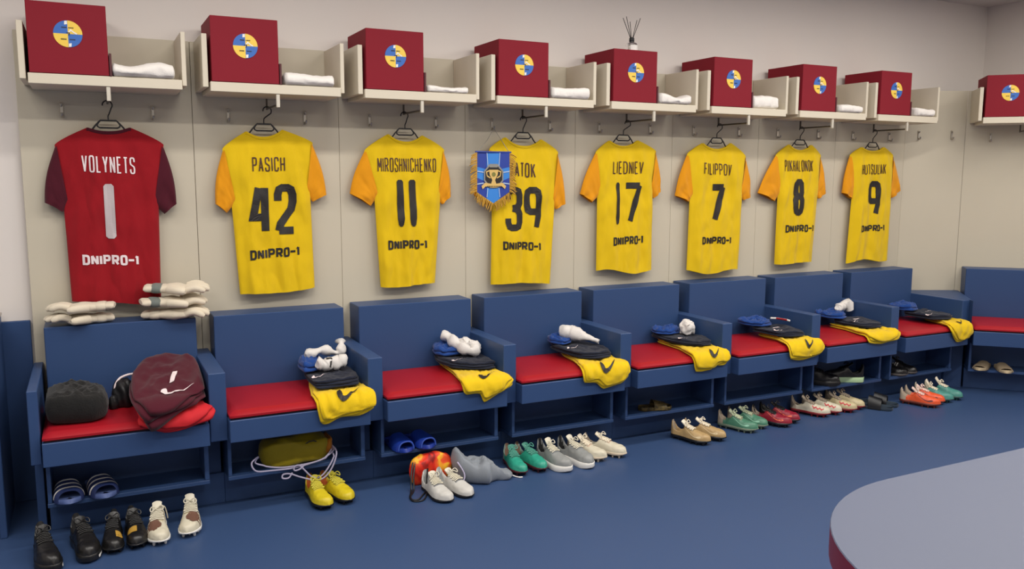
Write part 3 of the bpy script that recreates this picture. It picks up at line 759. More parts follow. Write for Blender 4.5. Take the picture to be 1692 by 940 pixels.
def garment(outline, base, thick, seed, amp=.008, freq=14, layers=1, rings=22, dz=None, edge=.13, fn=drape, step=.010, mb=None):
    """folded cloth: stacked sheets with crisp, slightly uneven edges"""
    mb = mb or MB(); o = soften(outline); n = len(o)
    cx = sum(p.x for p in o) / n; cy = sum(p.y for p in o) / n
    smin = min(p.y for p in o)
    for ly in range(layers):
        q_ = layers - 1 - ly
        b0 = thick * ly / layers; th = thick / layers * .96; last = ly == layers - 1
        def P(k, r, top):
            q = o[k % n]; jx = .006 * sin(seed * 3 + ly * 2.6) * r; jy = step * (-(ly) if q.y > cy else 0) * r + .004 * sin(k * .5 + ly * 2 + seed) * r
            x = lerp(cx, q.x, r) + jx; y = max(smin, lerp(cy, q.y, r) + jy)
            t = max(0, (r - (1 - edge)) / edge); e = sqrt(max(0, 1 - t ** 2.2))
            D = dz(x, y) if dz else 1
            w = wrinkle(x, y, seed, amp, freq) * (1 if last else .45)
            lo, hi = b0 * D, (b0 + th) * D
            off = base + (lerp((lo + hi) / 2, hi, e) + w * (.35 + .65 * e) if top else lerp((lo + hi) / 2, lo, e))
            return fn(x, y, max(.0008, off))
        rr = [(j / (rings - 6)) * (1 - edge) for j in range(rings - 6)] + [1 - edge + edge * (j / 6) for j in range(7)]
        top = [[P(k, r, True) for k in range(n)] for r in rr]
        bot = [[P(k, r, False) for k in range(n)] for r in rr[::-1]]
        mb.grid(top + bot[1:], wrap_v=True)
    return mb
def topf(base, thick, seed, amp, freq, dz=None, fn=drape):
    return lambda x, s, e=.003: fn(x, s, base + thick * (dz(x, s) if dz else 1) + wrinkle(x, s, seed, amp, freq) + e)
def tick(mb, tf, x, s, size, e=.004):
    def f(U, V):
        a, b = (U - .5) * size, (V - .5) * size * .55
        k = (b - .2 * a) / .86; return tf(x + a + .55 * k, s - k, e)
    swoosh(mb, f)
def rough(mb, amp, fr, seed=0):
    mb.v = [(x + amp * fbm(x * fr + seed, y * fr, z * fr), y + amp * fbm(x * fr + 31 + seed, y * fr, z * fr), z + amp * fbm(x * fr, y * fr + 57 + seed, z * fr)) for x, y, z in mb.v]; return mb
def sock_roll(p0, p1, r, seed, mb=None):
    mb = mb or MB(); p0, p1 = Vector(p0), Vector(p1); n = 16
    pts = [p0.lerp(p1, k / n) + Vector((0, 0, .006 * sin(k * .9 + seed))) for k in range(n + 1)]
    rr = [r * (.55 if k in (0, n) else 1) * (1 + .14 * sin(k * 1.3 + seed)) for k in range(n + 1)]
    mb.tube(pts, rr, 14); 
    return mb
def crumple(c, sx, sy, sz, seed, n=26, m=20, amp=.28, fr=1.7, floor=True, mb=None, mf=None):
    """a soft crumpled lump resting on its underside"""
    mb = mb or MB(); rows = []
    for i in range(n + 1):
        th = pi * i / n; row = []
        for j in range(m * 2):
            ph = pi * j / m
            d = Vector((sin(th) * cos(ph), sin(th) * sin(ph), cos(th)))
            k = 1 + amp * fbm(d.x * fr + seed, d.y * fr + seed * .7, d.z * fr) + amp * .4 * sin(5 * ph + seed + 3 * d.z) * sin(th)
            z = d.z * sz * k + sz * .62
            row.append((c[0] + d.x * sx * k, c[1] + d.y * sy * k, c[2] + (max(.001, z) if floor else z)))
        rows.append(row)
    mb.grid(rows, wrap_v=True, mf=mf); return mb
YEL = {
1: [(.45, .31), (.38, .66), (.40, .815), (.44, .822), (.50, .805), (.60, .80), (.672, .775), (.68, .735), (.662, .69), (.655, .45), (.60, .30)],
2: [(.46, .21), (.43, .50), (.39, .72), (.41, .765), (.49, .772), (.515, .815), (.60, .785), (.655, .755), (.69, .735), (.66, .66), (.655, .45), (.58, .25)],
3: [(.45, .33), (.42, .52), (.36, .73), (.37, .785), (.45, .79), (.50, .83), (.62, .815), (.67, .77), (.672, .73), (.655, .64), (.65, .45), (.58, .28)],
4: [(.47, .235), (.45, .33), (.44, .5), (.38, .71), (.40, .795), (.52, .80), (.56, .775), (.63, .775), (.665, .74), (.65, .66), (.65, .45), (.58, .25)],
5: [(.46, .36), (.44, .55), (.385, .72), (.40, .795), (.51, .81), (.65, .795), (.685, .76), (.66, .68), (.655, .5), (.62, .36)],
6: [(.42, .32), (.40, .48), (.345, .67), (.355, .745), (.49, .77), (.63, .755), (.68, .725), (.66, .66), (.65, .5), (.58, .33)],
7: [(.52, .44), (.47, .60), (.43, .73), (.50, .82), (.56, .83), (.65, .805), (.668, .775), (.655, .69), (.655, .52), (.60, .42)]}
NAV = {
1: [(.43, .26), (.405, .45), (.41, .63), (.46, .655), (.54, .645), (.625, .63), (.655, .52), (.65, .32), (.55, .235)],
2: [(.43, .22), (.40, .35), (.43, .50), (.50, .58), (.58, .61), (.645, .60), (.66, .42), (.64, .26), (.53, .205)],
3: [(.42, .24), (.395, .36), (.41, .50), (.43, .61), (.52, .655), (.62, .63), (.66, .52), (.65, .32), (.55, .23)],
4: [(.43, .22), (.42, .38), (.44, .54), (.53, .62), (.62, .61), (.66, .48), (.65, .30), (.55, .21)],
5: [(.41, .36), (.41, .47), (.42, .60), (.50, .65), (.61, .65), (.66, .52), (.65, .34), (.54, .30)],
6: [(.41, .36), (.40, .50), (.43, .62), (.55, .66), (.64, .58), (.655, .40), (.55, .30)],
7: [(.39, .36), (.38, .47), (.40, .60), (.53, .65), (.63, .60), (.655, .45), (.64, .33), (.52, .30)]}
BLU = {
1: [(.42, .215), (.385, .33), (.39, .47), (.47, .45), (.52, .33), (.52, .21)],
2: [(.42, .205), (.39, .31), (.43, .39), (.53, .38), (.60, .30), (.60, .21), (.51, .205)],
3: [(.41, .215), (.38, .31), (.42, .40), (.50, .36), (.54, .26), (.50, .21)],
4: [(.43, .21), (.40, .31), (.45, .38), (.55, .36), (.61, .28), (.58, .21)],
5: [(.38, .235), (.36, .34), (.42, .44), (.52, .42), (.60, .33), (.58, .22), (.48, .21)],
6: [(.35, .23), (.34, .36), (.40, .45), (.50, .40), (.57, .30), (.55, .21), (.44, .21)],
7: [(.36, .24), (.345, .36), (.39, .43), (.50, .40), (.58, .30), (.57, .21), (.46, .21)]}
NH = {1: .040, 2: .034, 3: .034, 4: .026, 5: .030, 6: .028, 7: .030}
BH = {1: .075, 2: .07, 3: .05, 4: .05, 5: .055, 6: .055, 7: .07}
SW = {1: (.555, .70, .105), 2: (.55, .69, .085), 3: (.54, .71, .10), 4: (.55, .71, .075), 5: (.57, .715, .075), 6: None, 7: (.565, .70, .05)}
desc = {i: 'under ' + shirt_desc[i] for i in range(8)}
for i in range(1, 8):
    X = i * K
    def place(o): o.location.x = X; return o
    g = thing('football_shorts', 'folded yellow shorts draped over the seat edge under ' + shirt_desc[i], 'shorts', (X, 0, 0), 0, 'yellow shorts on the seats')
    A_ = (.002, .026, i, .008, 15)
    mb = garment(YEL[i], *A_[:3], amp=A_[3], freq=A_[4], layers=3, step=.011); recalc(mb.build('cloth', M_yel, g))
    if SW[i]:
        sx, ss, sw = SW[i]; mb = MB(); tf = topf(*A_)
        tick(mb, tf, sx, ss, sw * 1.05, .005); mb.build('tick_logo', M_ink, g)
    g = thing('navy_top', 'folded dark navy top lying ' + desc[i], 'shirt', (X, 0, 0), 0, 'navy tops on the seats')
    Bq = (.039, NH[i], i + 20, .008, 11)
    mb = garment(NAV[i], *Bq[:3], amp=Bq[3], freq=Bq[4], layers=3, step=.008); recalc(mb.build('cloth', M_navy, g))
    mb = MB(); sx, ss = {1: (.45, .54), 2: (.475, .47), 3: (.455, .46), 4: (.475, .50), 5: (.455, .56), 6: (.45, .52), 7: (.42, .56)}[i]; tf = topf(*Bq)
    tick(mb, tf, sx, ss, .075, .005); mb.build('tick_logo', M_wink, g)
    if i in (6, 7, 5):
        mb = MB(); ribbon(mb, [(0, 0), (.05, 0)], .014, False, lambda x, y: tf(.50 + x, .46 + y + x * .2, .004), .01); mb.build('white_label', M_wink, g)
    hb = .042 + NH[i] + .006
    g = thing('training_top', 'crumpled royal blue top at the back of the pile ' + desc[i], 'shirt', (X, 0, 0), 0, 'blue tops on the seats')
    mb = garment(BLU[i], hb, BH[i] * .55, i + 40, amp=.018, freq=16, layers=2, edge=.3); recalc(mb.build('cloth', M_roy, g))
def sock(name, label, i, mb, mark=None):
    g = thing(name, label, 'socks', (i * K, 0, 0), 0, 'white socks on the seats'); recalc(rough(mb, .010, 26, i).build('cloth', M_sock, g))
    if mark: mark.build('dark_mark', M_ink, g)
zt = lambda i: SEAT + .052 + NH[i]
# bay 1: a rolled pair with a dark 7 mark, a loose pair behind it
mb = sock_roll((.455, -.47, zt(1) + .035), (.615, -.44, zt(1) + .035), .033, 1)
mk = MB(); a7 = lambda x, y: (.50 + x * .03, -.468 - .036 * cos(.5 + y * .9), zt(1) + .035 + .036 * sin(-.35 + y * 1.5))
ribbon(mk, [(0, 1), (1, 1), (.5, 0)], .28, False, a7, .2)
sock('sock_roll', 'rolled white sock with a dark mark ' + desc[1], 1, mb, mk)
mb = MB(); mb.tube(catmull([(.43, -.33, zt(1) + .060), (.49, -.31, zt(1) + .075), (.55, -.30, zt(1) + .072), (.61, -.30, zt(1) + .055), (.635, -.29, zt(1) + .085), (.635, -.27, zt(1) + .115)], 5),
        [.022 + .008 * sin(k * .8) for k in range(26)], 12)
mb.v = [(x, y, z) for x, y, z in mb.v]
sock('sock', 'loose white sock bunched at the back of the pile ' + desc[1], 1, mb)
mb = MB(); P = catmull([(.475, -.235, zt(2) + .095), (.50, -.29, zt(2) + .08), (.515, -.36, zt(2) + .055), (.555, -.44, zt(2) + .032), (.595, -.43, zt(2) + .032), (.618, -.37, zt(2) + .04), (.59, -.33, zt(2) + .055), (.54, -.36, zt(2) + .062)], 6)
mb.tube(P, [.030 + .007 * sin(k * .9) for k in range(len(P))], 12)
sock('sock', 'tangled white socks piled on the navy top ' + desc[2], 2, mb)
mb = MB(); P = catmull([(.475, -.27, zt(3) + .062), (.51, -.31, zt(3) + .055), (.545, -.36, zt(3) + .048), (.58, -.41, zt(3) + .034), (.63, -.47, zt(3) + .012)], 6)
mb.tube(P, [.034, .038, .042, .045, .047, .046, .044, .043, .042, .043, .044, .045, .045, .042, .038, .034, .03, .026, .022, .019, .017, .016, .015, .014, .012], 12)
sock('sock', 'crumpled white socks on top of the pile ' + desc[3], 3, mb)
mb = crumple((.585, -.40, zt(4) - .004), .052, .048, .060, 5, amp=.10, fr=2.4); mb.v = [(x, y, z + .002) for x, y, z in mb.v]
mk = MB(); ribbon(mk, [(0, 0), (.4, .5), (1, .6)], .25, False, lambda x, y: (.545 + x * .02, -.452, zt(4) + .062 + y * .012), .4)
sock('sock_ball', 'white socks rolled into a ball ' + desc[4], 4, mb, mk)
mb = sock_roll((.47, -.33, zt(6) + .062), (.60, -.30, zt(6) + .07), .030, 3); mb.tube([(.585, -.305, zt(6) + .10), (.61, -.31, zt(6) + .072), (.62, -.32, zt(6) + .03)], [.03, .036, .028], 12)
sock('sock_roll', 'white sock roll with a turned cuff ' + desc[6], 6, mb)
g = thing('armband', 'thin white and red band lying on the navy top ' + desc[5], 'armband', (5 * K, 0, 0))
mb = MB(); nr = zt(5) + .034
mb.tube(catmull([(.53, -.40, nr + .012), (.57, -.42, nr + .01), (.62, -.45, nr + .002), (.645, -.47, nr - .006)], 4), .007, 8); mb.build('band', M_sock, g)
mb = MB(); mb.tube(catmull([(.56, -.425, nr + .012), (.60, -.445, nr + .006), (.625, -.46, nr)], 4), .0065, 8); mb.build('red_edge', M_red, g)

# first bay ------------------------------------------------------------------
g = thing('fleece', 'folded black fleece at the left end of the first seat', 'clothing', (.16, -.45, SEAT))
def low(x, s, off): return (x, -s, off + SEAT)
mb = garment([(-.015, .60), (.06, .64), (.18, .645), (.235, .60), (.243, .48), (.225, .36), (.18, .31), (.05, .30), (-.018, .34)], .001, .135, 3, amp=.014, freq=13, dz=lambda x, s: 1 - .9 * max(0, x - .12), edge=.3, fn=low, layers=1)
recalc(mb.build('cloth', M_fleece, g, (.16, -.45, SEAT)))
rd = [(.36, .70), (.38, .735), (.47, .765), (.56, .76), (.655, .74), (.685, .72), (.660, .66), (.652, .58), (.648, .42), (.58, .38), (.42, .42)]
g = thing('football_shorts', 'bright red shorts under the maroon shirt on the first seat', 'shorts', (.5, -.6, SEAT))
mb = garment(rd, .002, .040, 8, amp=.007, freq=12, layers=3); recalc(mb.build('cloth', mat('bright_red_cloth', '#C01420', rough=.8), g, (.5, -.6, SEAT)))
g = thing('folded_shirt', 'folded maroon shirt with white number 1 and tick on the first seat', 'shirt', (.5, -.5, SEAT))
mo = [(.335, .60), (.345, .70), (.40, .735), (.50, .725), (.60, .705), (.65, .66), (.655, .50), (.65, .32), (.58, .235), (.47, .25), (.385, .32), (.345, .45)]
dzm = lambda x, s: .42 + 1.25 * max(0, min(1, (.68 - s) / .42)) ** .8
MO = (.064, .092, 9, .009, 9, lambda x, s: dzm(x, s))
mb = garment(mo, .064, .092, 9, amp=.009, freq=9, layers=3, dz=dzm, edge=.2, step=.006); recalc(mb.build('cloth', M_mar, g, (.5, -.5, SEAT)))
ms = topf(*MO)
mb = MB(); ribbon(mb, [(0, 0), (.006, .075)], .021, False, lambda x, y: ms(.515 + x + y * .25, .590 - y * 1.25, .004), .01)
mb.v = [(a - .5, b + .5, c - SEAT) for a, b, c in mb.v]; mb.build('number', M_wink, g)
mb = MB(); tick(mb, ms, .535, .655, .125, .005); mb.v = [(a - .5, b + .5, c - SEAT) for a, b, c in mb.v]; mb.build('tick_logo', M_wink, g)
g = thing('wash_bag', 'small black bag with white piping tucked behind the maroon shirt', 'bag', (.312, -.37, SEAT))
mb = crumple((0, 0, 0), .05, .07, .085, 2, amp=.12); recalc(mb.build('body', mat('black_nylon', '#121216', rough=.5), g))
mb = crumple((-.045, -.045, 0), .024, .026, .042, 6, amp=.1); recalc(mb.build('side_pocket', mat('black_nylon', '#121216'), g))
mb = MB(); mb.tube(catmull([(-.034, -.03, .06), (-.036, -.02, .10), (-.015, -.01, .135), (.02, 0, .148), (.05, .005, .15)], 5), .0055, 8); mb.build('piping', M_wink, g)

# ------------------------------------------------------------------ gloves on the first backrest
def glove(name, label, loc, rz, mirror=1, tilt=(0, 0), curl=.0, sc=1.0):
    g = thing(name, label, 'gloves', loc, rz, 'goalkeeper gloves'); S = sc
    mb = MB()
    # palm: rounded slab running along +x (fingers), cuff at -x
    n, m = 22, 20; rows = []
    for a in range(n + 1):
        u = a / n; x = lerp(-.115, .055, u)
        w = smooth_interp([(0, .042), (.25, .038), (.4, .040), (.75, .055), (1, .05)], u); h = smooth_interp([(0, .014), (.3, .015), (.7, .021), (1, .015)], u)
        if a in (0, n): w *= .9; h *= .6
        rows.append([(x, w * (abs(cos(t)) ** .7) * (1 if cos(t) > 0 else -1), .020 + h * (abs(sin(t)) ** .8) * (1 if sin(t) > 0 else -1) + .002 * fbm(x * 40, t)) for t in [2 * pi * k / m for k in range(m)]])
    mb.grid(rows, wrap_v=True); mb.add(rows[0], [tuple(range(m))]); mb.add(rows[-1], [tuple(range(m))[::-1]])
    recalc(mb.build('palm', M_glove, g))
    for k, (fy, ln, sp) in enumerate(((-.036, .072, -.16), (-.012, .086, -.05), (.013, .082, .05), (.037, .066, .18))):
        f = MB(); pts = []; rr = []
        for q in range(9):
            t = q / 8; pts.append((.045 + ln * t * cos(sp), fy + ln * t * sin(sp), .021 + .010 * sin(pi * t) - curl * t * t * .03 + .002 * k)); rr.append(.0145 * (1 - .12 * t) * (1 if q < 8 else .55))
        f.tube(pts, rr, 10); f.build('finger', M_glove, g)
    f = MB(); f.tube(catmull([(-.02, .040 * mirror, .022), (.012, .066 * mirror, .024), (.045, .078 * mirror, .022)], 4), [.017, .0175, .017, .0165, .016, .0155, .015, .013, .008], 10); f.build('thumb', M_glove, g)
    s = MB(); rows = []
    for x in (-.085, -.075, -.058, -.048):
        e = 1.0 if x in (-.075, -.058) else .9
        rows.append([(x, .0425 * e * (abs(cos(t)) ** .7) * (1 if cos(t) > 0 else -1), .020 + .0185 * e * (abs(sin(t)) ** .8) * (1 if sin(t) > 0 else -1)) for t in [2 * pi * k / 20 for k in range(20)]])
    s.grid(rows, wrap_v=True); recalc(s.build('wrist_strap', M_gstrap if name == 'goalkeeper_glove' and 'grey' in label else M_glove, g))
    g.rotation_euler = (tilt[0], tilt[1], rz); g.scale = (S, S, S)
    return g
BT = zz(1.506)
glove('goalkeeper_glove', 'lower cream glove lying flat on the left end of the first backrest', (.150, -.135, BT), pi + .10, 1, sc=1.25)
glove('goalkeeper_glove', 'upper cream glove of the left-hand pair on the first backrest', (.160, -.150, BT + .058), pi - .14, 1, (0, .05), sc=1.25)
glove('goalkeeper_glove', 'bottom cream glove of the stacked pile, its fingers over the backrest end', (.575, -.165, BT), -.22, 1, (0, .0), curl=.3, sc=1.32)
glove('goalkeeper_glove', 'middle cream glove of the stacked pile, with a grey strap', (.565, -.165, BT + .062), .12, -1, (.06, .06), sc=1.3)
glove('goalkeeper_glove', 'topmost cream glove of the stacked pile, with a grey strap', (.585, -.155, BT + .128), -.18, -1, (.06, .06), sc=1.28)

# ================================================================== footwear
HW = [(0, .0), (.012, .013), (.04, .022), (.1, .0285), (.22, .0305), (.38, .0315), (.55, .038), (.68, .043), (.78, .0435), (.88, .037), (.95, .026), (.985, .014), (1, 0)]
def make_shoe(name, label, loc, ang, cols, L=.275, side=1, studs=True, solec=None, lift=.0, wide=1.0, group=None, cat='shoe', tongue_h=1.0, lace=None, throat=None, heel=None, chunky=False, tick=None, loose=False, laces_on=True):
    up, lining = cols
    r = thing(name, label, cat, loc, ang + pi / 2, group)       # toe points to local -y
    zs = (.015 if studs else 0.0); zt_ = zs + (.030 if chunky else .012)
    cxs = lambda s: side * .010 * sin(pi * min(1, max(0, (s - .25) / .75))) * (1 if s > .25 else 0)
    H = [(0, .072), (.03, .094), (.08, .084), (.2, .054), (.32, .066), (.41, .078), (.52, .068), (.64, .054), (.76, .047), (.88, .043), (.95, .036), (.985, .024), (1, .008)]
    ns, nt = 48, 30
    yy = lambda s: L * (.5 - s)
    def surfp(s, t, e=0.0):
        """t in 0..1 around the section from the left welt over the top to the right welt"""
        a = pi * (1 - t); w = interp(HW, s) * wide + e * .6; h = interp(H, s) * (1.12 if chunky else 1) + e
        c, q = cos(a), sin(a)
        toe = s > .9
        return (cxs(s) + w * (abs(c) ** .72) * (1 if c > 0 else -1), yy(s) - (e if toe else 0), zt_ + (h - .0) * (q ** .85))
    rows = []; o0, o1 = .045, .40
    for a in range(ns + 1):
        s = a / ns; row = []
        for b in range(nt + 1):
            t = b / nt
            if o0 < s < o1:
                tt = abs(2 * t - 1); k = min(1, (s - o0) / .05, (o1 - s) / .09); op = .62 * k ** .5
                if tt < op:
                    # inside of the shoe: drop to the insole
                    p = surfp(s, .5 + (t - .5) * (.95 if tt > op * .8 else .9)); q = (op - tt) / op
                    sg = 1 if t > .5 else -1
                    rim = surfp(s, .5 + sg * op / 2)
                    dep = min(1, q * 3.2)
                    row.append((lerp(rim[0], cxs(s), q) , p[1], lerp(rim[2], zt_ + .010, dep * k)))
                    continue
            row.append(surfp(s, t))
        rows.append(row)
    def mf(i, j):
        s = (i + .5) / ns; t = (j + .5) / nt; tt = abs(2 * t - 1)
        if o0 < s < o1 and tt < .50 * min(1, (s - o0) / .05, (o1 - s) / .09) ** .5: return 1
        if heel and s < .16: return 2
        if .39 < s < .63 and tt < .36 - .25 * max(0, s - .48): return 3
        return 0
    mats = [up, lining, heel[0] if heel else up, throat or up]
    mb = MB(); mb.grid(rows, mf=mf)
    mb.v = [(x + .0022 * fbm(x * 34 + loc[0] * 7, y * 34, z * 40) * (z > zt_ + .012), y, z + .0026 * fbm(x * 30, y * 38 + loc[0] * 5, z * 30) * (z > zt_ + .012)) for x, y, z in mb.v]
    recalc(mb.build('upper', mats, r))
    # sole
    mb = MB(); ol = []
    N = 40
    for k in range(N + 1): s = k / N; ol.append((cxs(s) + (interp(HW, s) * wide + .0025), yy(s) + (.002 if s == 0 else -.003 if s == 1 else 0)))
    ol2 = [(2 * cxs(k / N) - p[0], p[1]) for k, p in enumerate(ol)]
    ring = ol[1:] + ol2[::-1][1:-1] if False else ol + ol2[::-1]
    spring = lambda y: (.010 * max(0, (-y - L * .28) / (L * .22)) ** 1.6)
    lay = [(zs, .90), (zs + .003, 1.0), (zt_ + .005, 1.0), (zt_ + .006, .93)] if not chunky else [(zs, .95), (zs + .006, 1.03), (zs + .018, 1.0), (zt_ + .006, 1.02), (zt_ + .008, .94)]
    mb.grid([[(p[0] * f, p[1] * (1 - (1 - f) * .25), z + (spring(p[1]) if z < zt_ else 0)) for p in ring] for z, f in lay], wrap_v=True)
    mb.add([(p[0] * .9, p[1] * .975, zs + spring(p[1])) for p in ring], [tuple(range(len(ring)))])
    if studs:
        for (s, f) in ((.10, .6), (.10, -.6), (.24, .6), (.24, -.6), (.58, .75), (.58, -.75), (.72, .75), (.72, -.75), (.86, .62), (.86, -.62), (.80, 0)):
            x = cxs(s) + interp(HW, s) * f; mb.tube([(x, yy(s), zs + .003), (x, yy(s), zs - .012), (x, yy(s), .0)], [.0075, .006, .0045], 8)
    recalc(mb.build('sole', solec or M_black, r))
    # tongue
    mb = MB(); rows = []
    for a in range(13):
        s = lerp(.58, .30, a / 12); h = interp(H, max(s, .42)) * (1.12 if chunky else 1); w = lerp(.013, .021, a / 12)
        z = zt_ + h + .0025 + (max(0, (.42 - s)) / .12) ** 1.2 * .026 * tongue_h
        rows.append([(cxs(s) + w * q, yy(s), z - .35 * w * q * q) for q in (-1, -.6, 0, .6, 1)])
    back = [[(p[0] * .96, p[1] + .004, p[2] - .004) for p in r_] for r_ in rows]
    mb.grid(rows); mb.grid(back, flip=True); mb.grid([rows[-1], back[-1]]); mb.grid([[r_[0] for r_ in rows], [r_[0] for r_ in back]]); mb.grid([[r_[-1] for r_ in rows], [r_[-1] for r_ in back]])
    recalc(mb.build('tongue', (heel[0] if heel else up) if not lace else lace, r))
    if laces_on:
        lm = lace or M_white
        ln = thing if False else None
        mb = MB()
        P = []
        for k in range(7):
            s = .40 + .032 * k; sg = 1 if k % 2 else -1
            for t in ((.34, .5, .66) if sg > 0 else (.66, .5, .34)): P.append(Vector(surfp(s + .012 * (t - .5) * sg, t, .005)))
        mb.tube(catmull(P, 3), .0030, 6)
        recalc(mb.build('laces', lm, r))
        c0 = Vector(surfp(.41, .5, .008)) + Vector((0, .004, .006))
        bow = MB(); sg = side
        bow.tube(catmull([c0, c0 + Vector((.018 * sg, -.004, .012)), c0 + Vector((.028 * sg, -.012, .004)), c0 + Vector((.024 * sg, -.02, -.006)), c0 + Vector((.01 * sg, -.01, .002)), c0, c0 + Vector((-.02 * sg, 0, .013)), c0 + Vector((-.028 * sg, -.006, .004)), c0 + Vector((-.022 * sg, -.014, -.004)), c0 + Vector((-.006, -.006, .001))] +
                          ([c0 + Vector((-.03 * sg, .01, .004)), c0 + Vector((-.042 * sg, .02, -.03)), c0 + Vector((-.047 * sg, .03, -.065))] if loose else [])  , 4), .0027, 6)
        recalc(bow.build('lace_bow', lm, r))
    if tick:
        tm, sides = tick
        for sd in sides:
            mb = MB(); f = (lambda u, v: surfp(.80 - u * .42, .10 + .20 * v, .0018)) if sd < 0 else (lambda u, v: surfp(.80 - u * .42, .90 - .20 * v, .0018))
            swoosh(mb, f); recalc(mb.build('tick_logo', tm, r))
    return r, surfp
def C(name, hexc, rough=.45): return mat(name, hexc, rough=rough, var=.05, scale=20)
c_blk, c_blk2 = C('black_leather', '#1A1919', .35), C('dark_lining', '#0E0E10', .8)
c_cream, c_tan, c_yb = C('cream_synthetic', '#CFC8B2'), C('tan_synthetic', '#B29566'), C('yellow_synthetic', '#CDB81C')
c_teal, c_teal2 = C('teal_synthetic', '#2F9A82'), C('teal_lining', '#7F9A90', .7)
c_wht, c_gry = C('white_mesh', '#C4C2BC', .6), C('silver_grey_mesh', '#8E908E', .5)
c_grn, c_crim = C('green_synthetic', '#4A7E66'), C('crimson_synthetic', '#8C1A2E')
c_orn, c_brn = C('orange_synthetic', '#E0562C'), C('brown_print', '#6B4A3C', .6)
c_gld, c_lin = C('gold_print', '#B08A3A'), C('grey_beige_lining', '#A89A88', .8)
c_rdl, c_col = C('rust_lining', '#B5561E', .8), C('coral_print', '#E86A4A')
SOLE_W, SOLE_G = C('white_sole', '#E6E4DE', .5), C('grey_sole', '#5A5450', .5)
BOOT = 'football_boot'
def pair(kind, labels, locs, angs, cols, **kw):
    out = []
    for k in range(len(labels)):
        kk = {a: (b[k] if isinstance(b, list) else b) for a, b in kw.items()}
        out.append(make_shoe(kind, labels[k], (locs[k][0], locs[k][1], locs[k][2] if len(locs[k]) > 2 else 0.0), radians(angs[k]), cols, side=(-1, 1)[k % 2] if 'side' not in kk else kk.pop('side'), **kk))
    return out
def at_toe(x, y, ang, L=.275, z=0): return (x - cos(radians(ang)) * L / 2, y - sin(radians(ang)) * L / 2, z)
def PR(kind, labels, toes, angs, cols, L=.275, z=0, **kw):
    return pair(kind, labels, [at_toe(t[0], t[1], a, L, z) for t, a in zip(toes, angs)], angs, cols, L=L, **kw)
def patch(r, surfp, name, m, s0, s1, t0, t1, cut=None, n=12):
    mb = MB(); rows = []
    for a in range(n + 1):
        row = []
        for b in range(n + 1):
            u, v = a / n, b / n; k = cut(u, v) if cut else 1
            row.append(surfp(lerp(s0, s1, u), lerp(t0, t1, v), .0016) if k else None)
        rows.append(row)
    for a in range(n):
        for b in range(n):
            q = (rows[a][b], rows[a][b + 1], rows[a + 1][b + 1], rows[a + 1][b])
            if all(q): mb.add(q, [(0, 1, 2, 3)])
    recalc(mb.build(name, m, r))
FL = .62
s1 = PR('sneaker', ['black training shoe at the far bottom left corner of the floor', 'second black training shoe from the left, with pale sole flash'], [(.0, -.945), (.132, -.915)], [-78, -80], (c_blk, c_blk2), L=.30, studs=False, chunky=True, solec=c_blk, lace=c_blk, wide=1.1, group='black training shoes')
for r, sf in s1:
    mb = MB(); rows = []
    for k in range(9):
        s = lerp(.70, .93, k / 8); p = sf(s, .985, .006); rows.append([(p[0], p[1], .012 + .004 * sin(k)), (p[0] - .001, p[1], .034 - .001 * k)])
    mb.grid(rows); recalc(mb.build('pale_flash', SOLE_W, r))
s2 = PR(BOOT, ['left black boot with gold toe print, touching the white boots', 'right black boot with gold toe print, next to the white boots'], [(.232, -.88), (.318, -.872)], [-91, -88], (c_blk, c_blk2), lace=c_blk, solec=c_blk, group='black and gold boots')
patch(*s2[0], 'gold_print', c_gld, .66, .84, .56, .86, lambda u, v: v < .6 + .4 * sin(u * 3))
patch(*s2[1], 'gold_print', c_gld, .64, .80, .14, .5, lambda u, v: v > .3 - .3 * sin(u * 3))
s3 = PR(BOOT, ['left white boot with brown print on its outer toe', 'right white boot with brown print on its outer toe'], [(.418, -.878), (.528, -.842)], [-91, -100], (c_cream, c_lin), L=.29, lace=C('white_lace', '#D2CCB8'), solec=SOLE_W, group='white boots with brown print', loose=[True, False], wide=1.1, tongue_h=1.5, throat=C('dirty_cream', '#B5AB8E', .7))
wing = lambda u, v: (abs(v - .35) < .33 * (1 - abs(2 * u - .9) ** 2)) or (v > .45 and int(u * 12) % 2 == 0 and u < .75)
wing2 = lambda u, v: (abs(v - .65) < .33 * (1 - abs(2 * u - .9) ** 2)) or (v < .55 and int(u * 12) % 2 == 0 and u < .75)
patch(*s3[0], 'brown_print', c_brn, .54, .90, .02, .60, wing2, 26); patch(*s3[1], 'brown_print', c_brn, .54, .90, .40, .98, wing, 26)
PR(BOOT, ['left yellow boot on the floor below the yellow drawstring bag', 'right yellow boot on the floor below the yellow drawstring bag'], [(1.195, -.805), (1.312, -.780)], [-82, -72], (c_yb, c_rdl), throat=C('dull_yellow', '#B5A62A', .7), lace=C('yellow_lace', '#C9BE3A'), solec=M_black, group='yellow boots', heel=[(c_yb,), (c_yb,)], wide=1.08)
PR('sneaker', ['left white sneaker in front of the flame-patterned bag', 'right white sneaker beside the grey drawstring bag'], [(1.772, -.978), (1.893, -.965)], [-82, -72], (c_wht, c_gry), throat=C('dark_grey_mesh', '#77787A', .7), studs=False, solec=M_black, group='white sneakers', loose=[True, False], lace=C('white_lace', '#E4DFD0'), wide=1.1)
PR(BOOT, ['left teal boot with pale lining', 'right teal boot with pale lining'], [(2.282, -.812), (2.410, -.812)], [-94, -80], (c_teal, C('brown_lining', '#7E6250', .8)), throat=C('dark_teal', '#2A7A68', .7), lace=C('teal_lace', '#4A9482'), solec=C('dark_red_sole', '#4A1A20'), group='teal boots', heel=[(c_teal2,), (c_teal2,)])
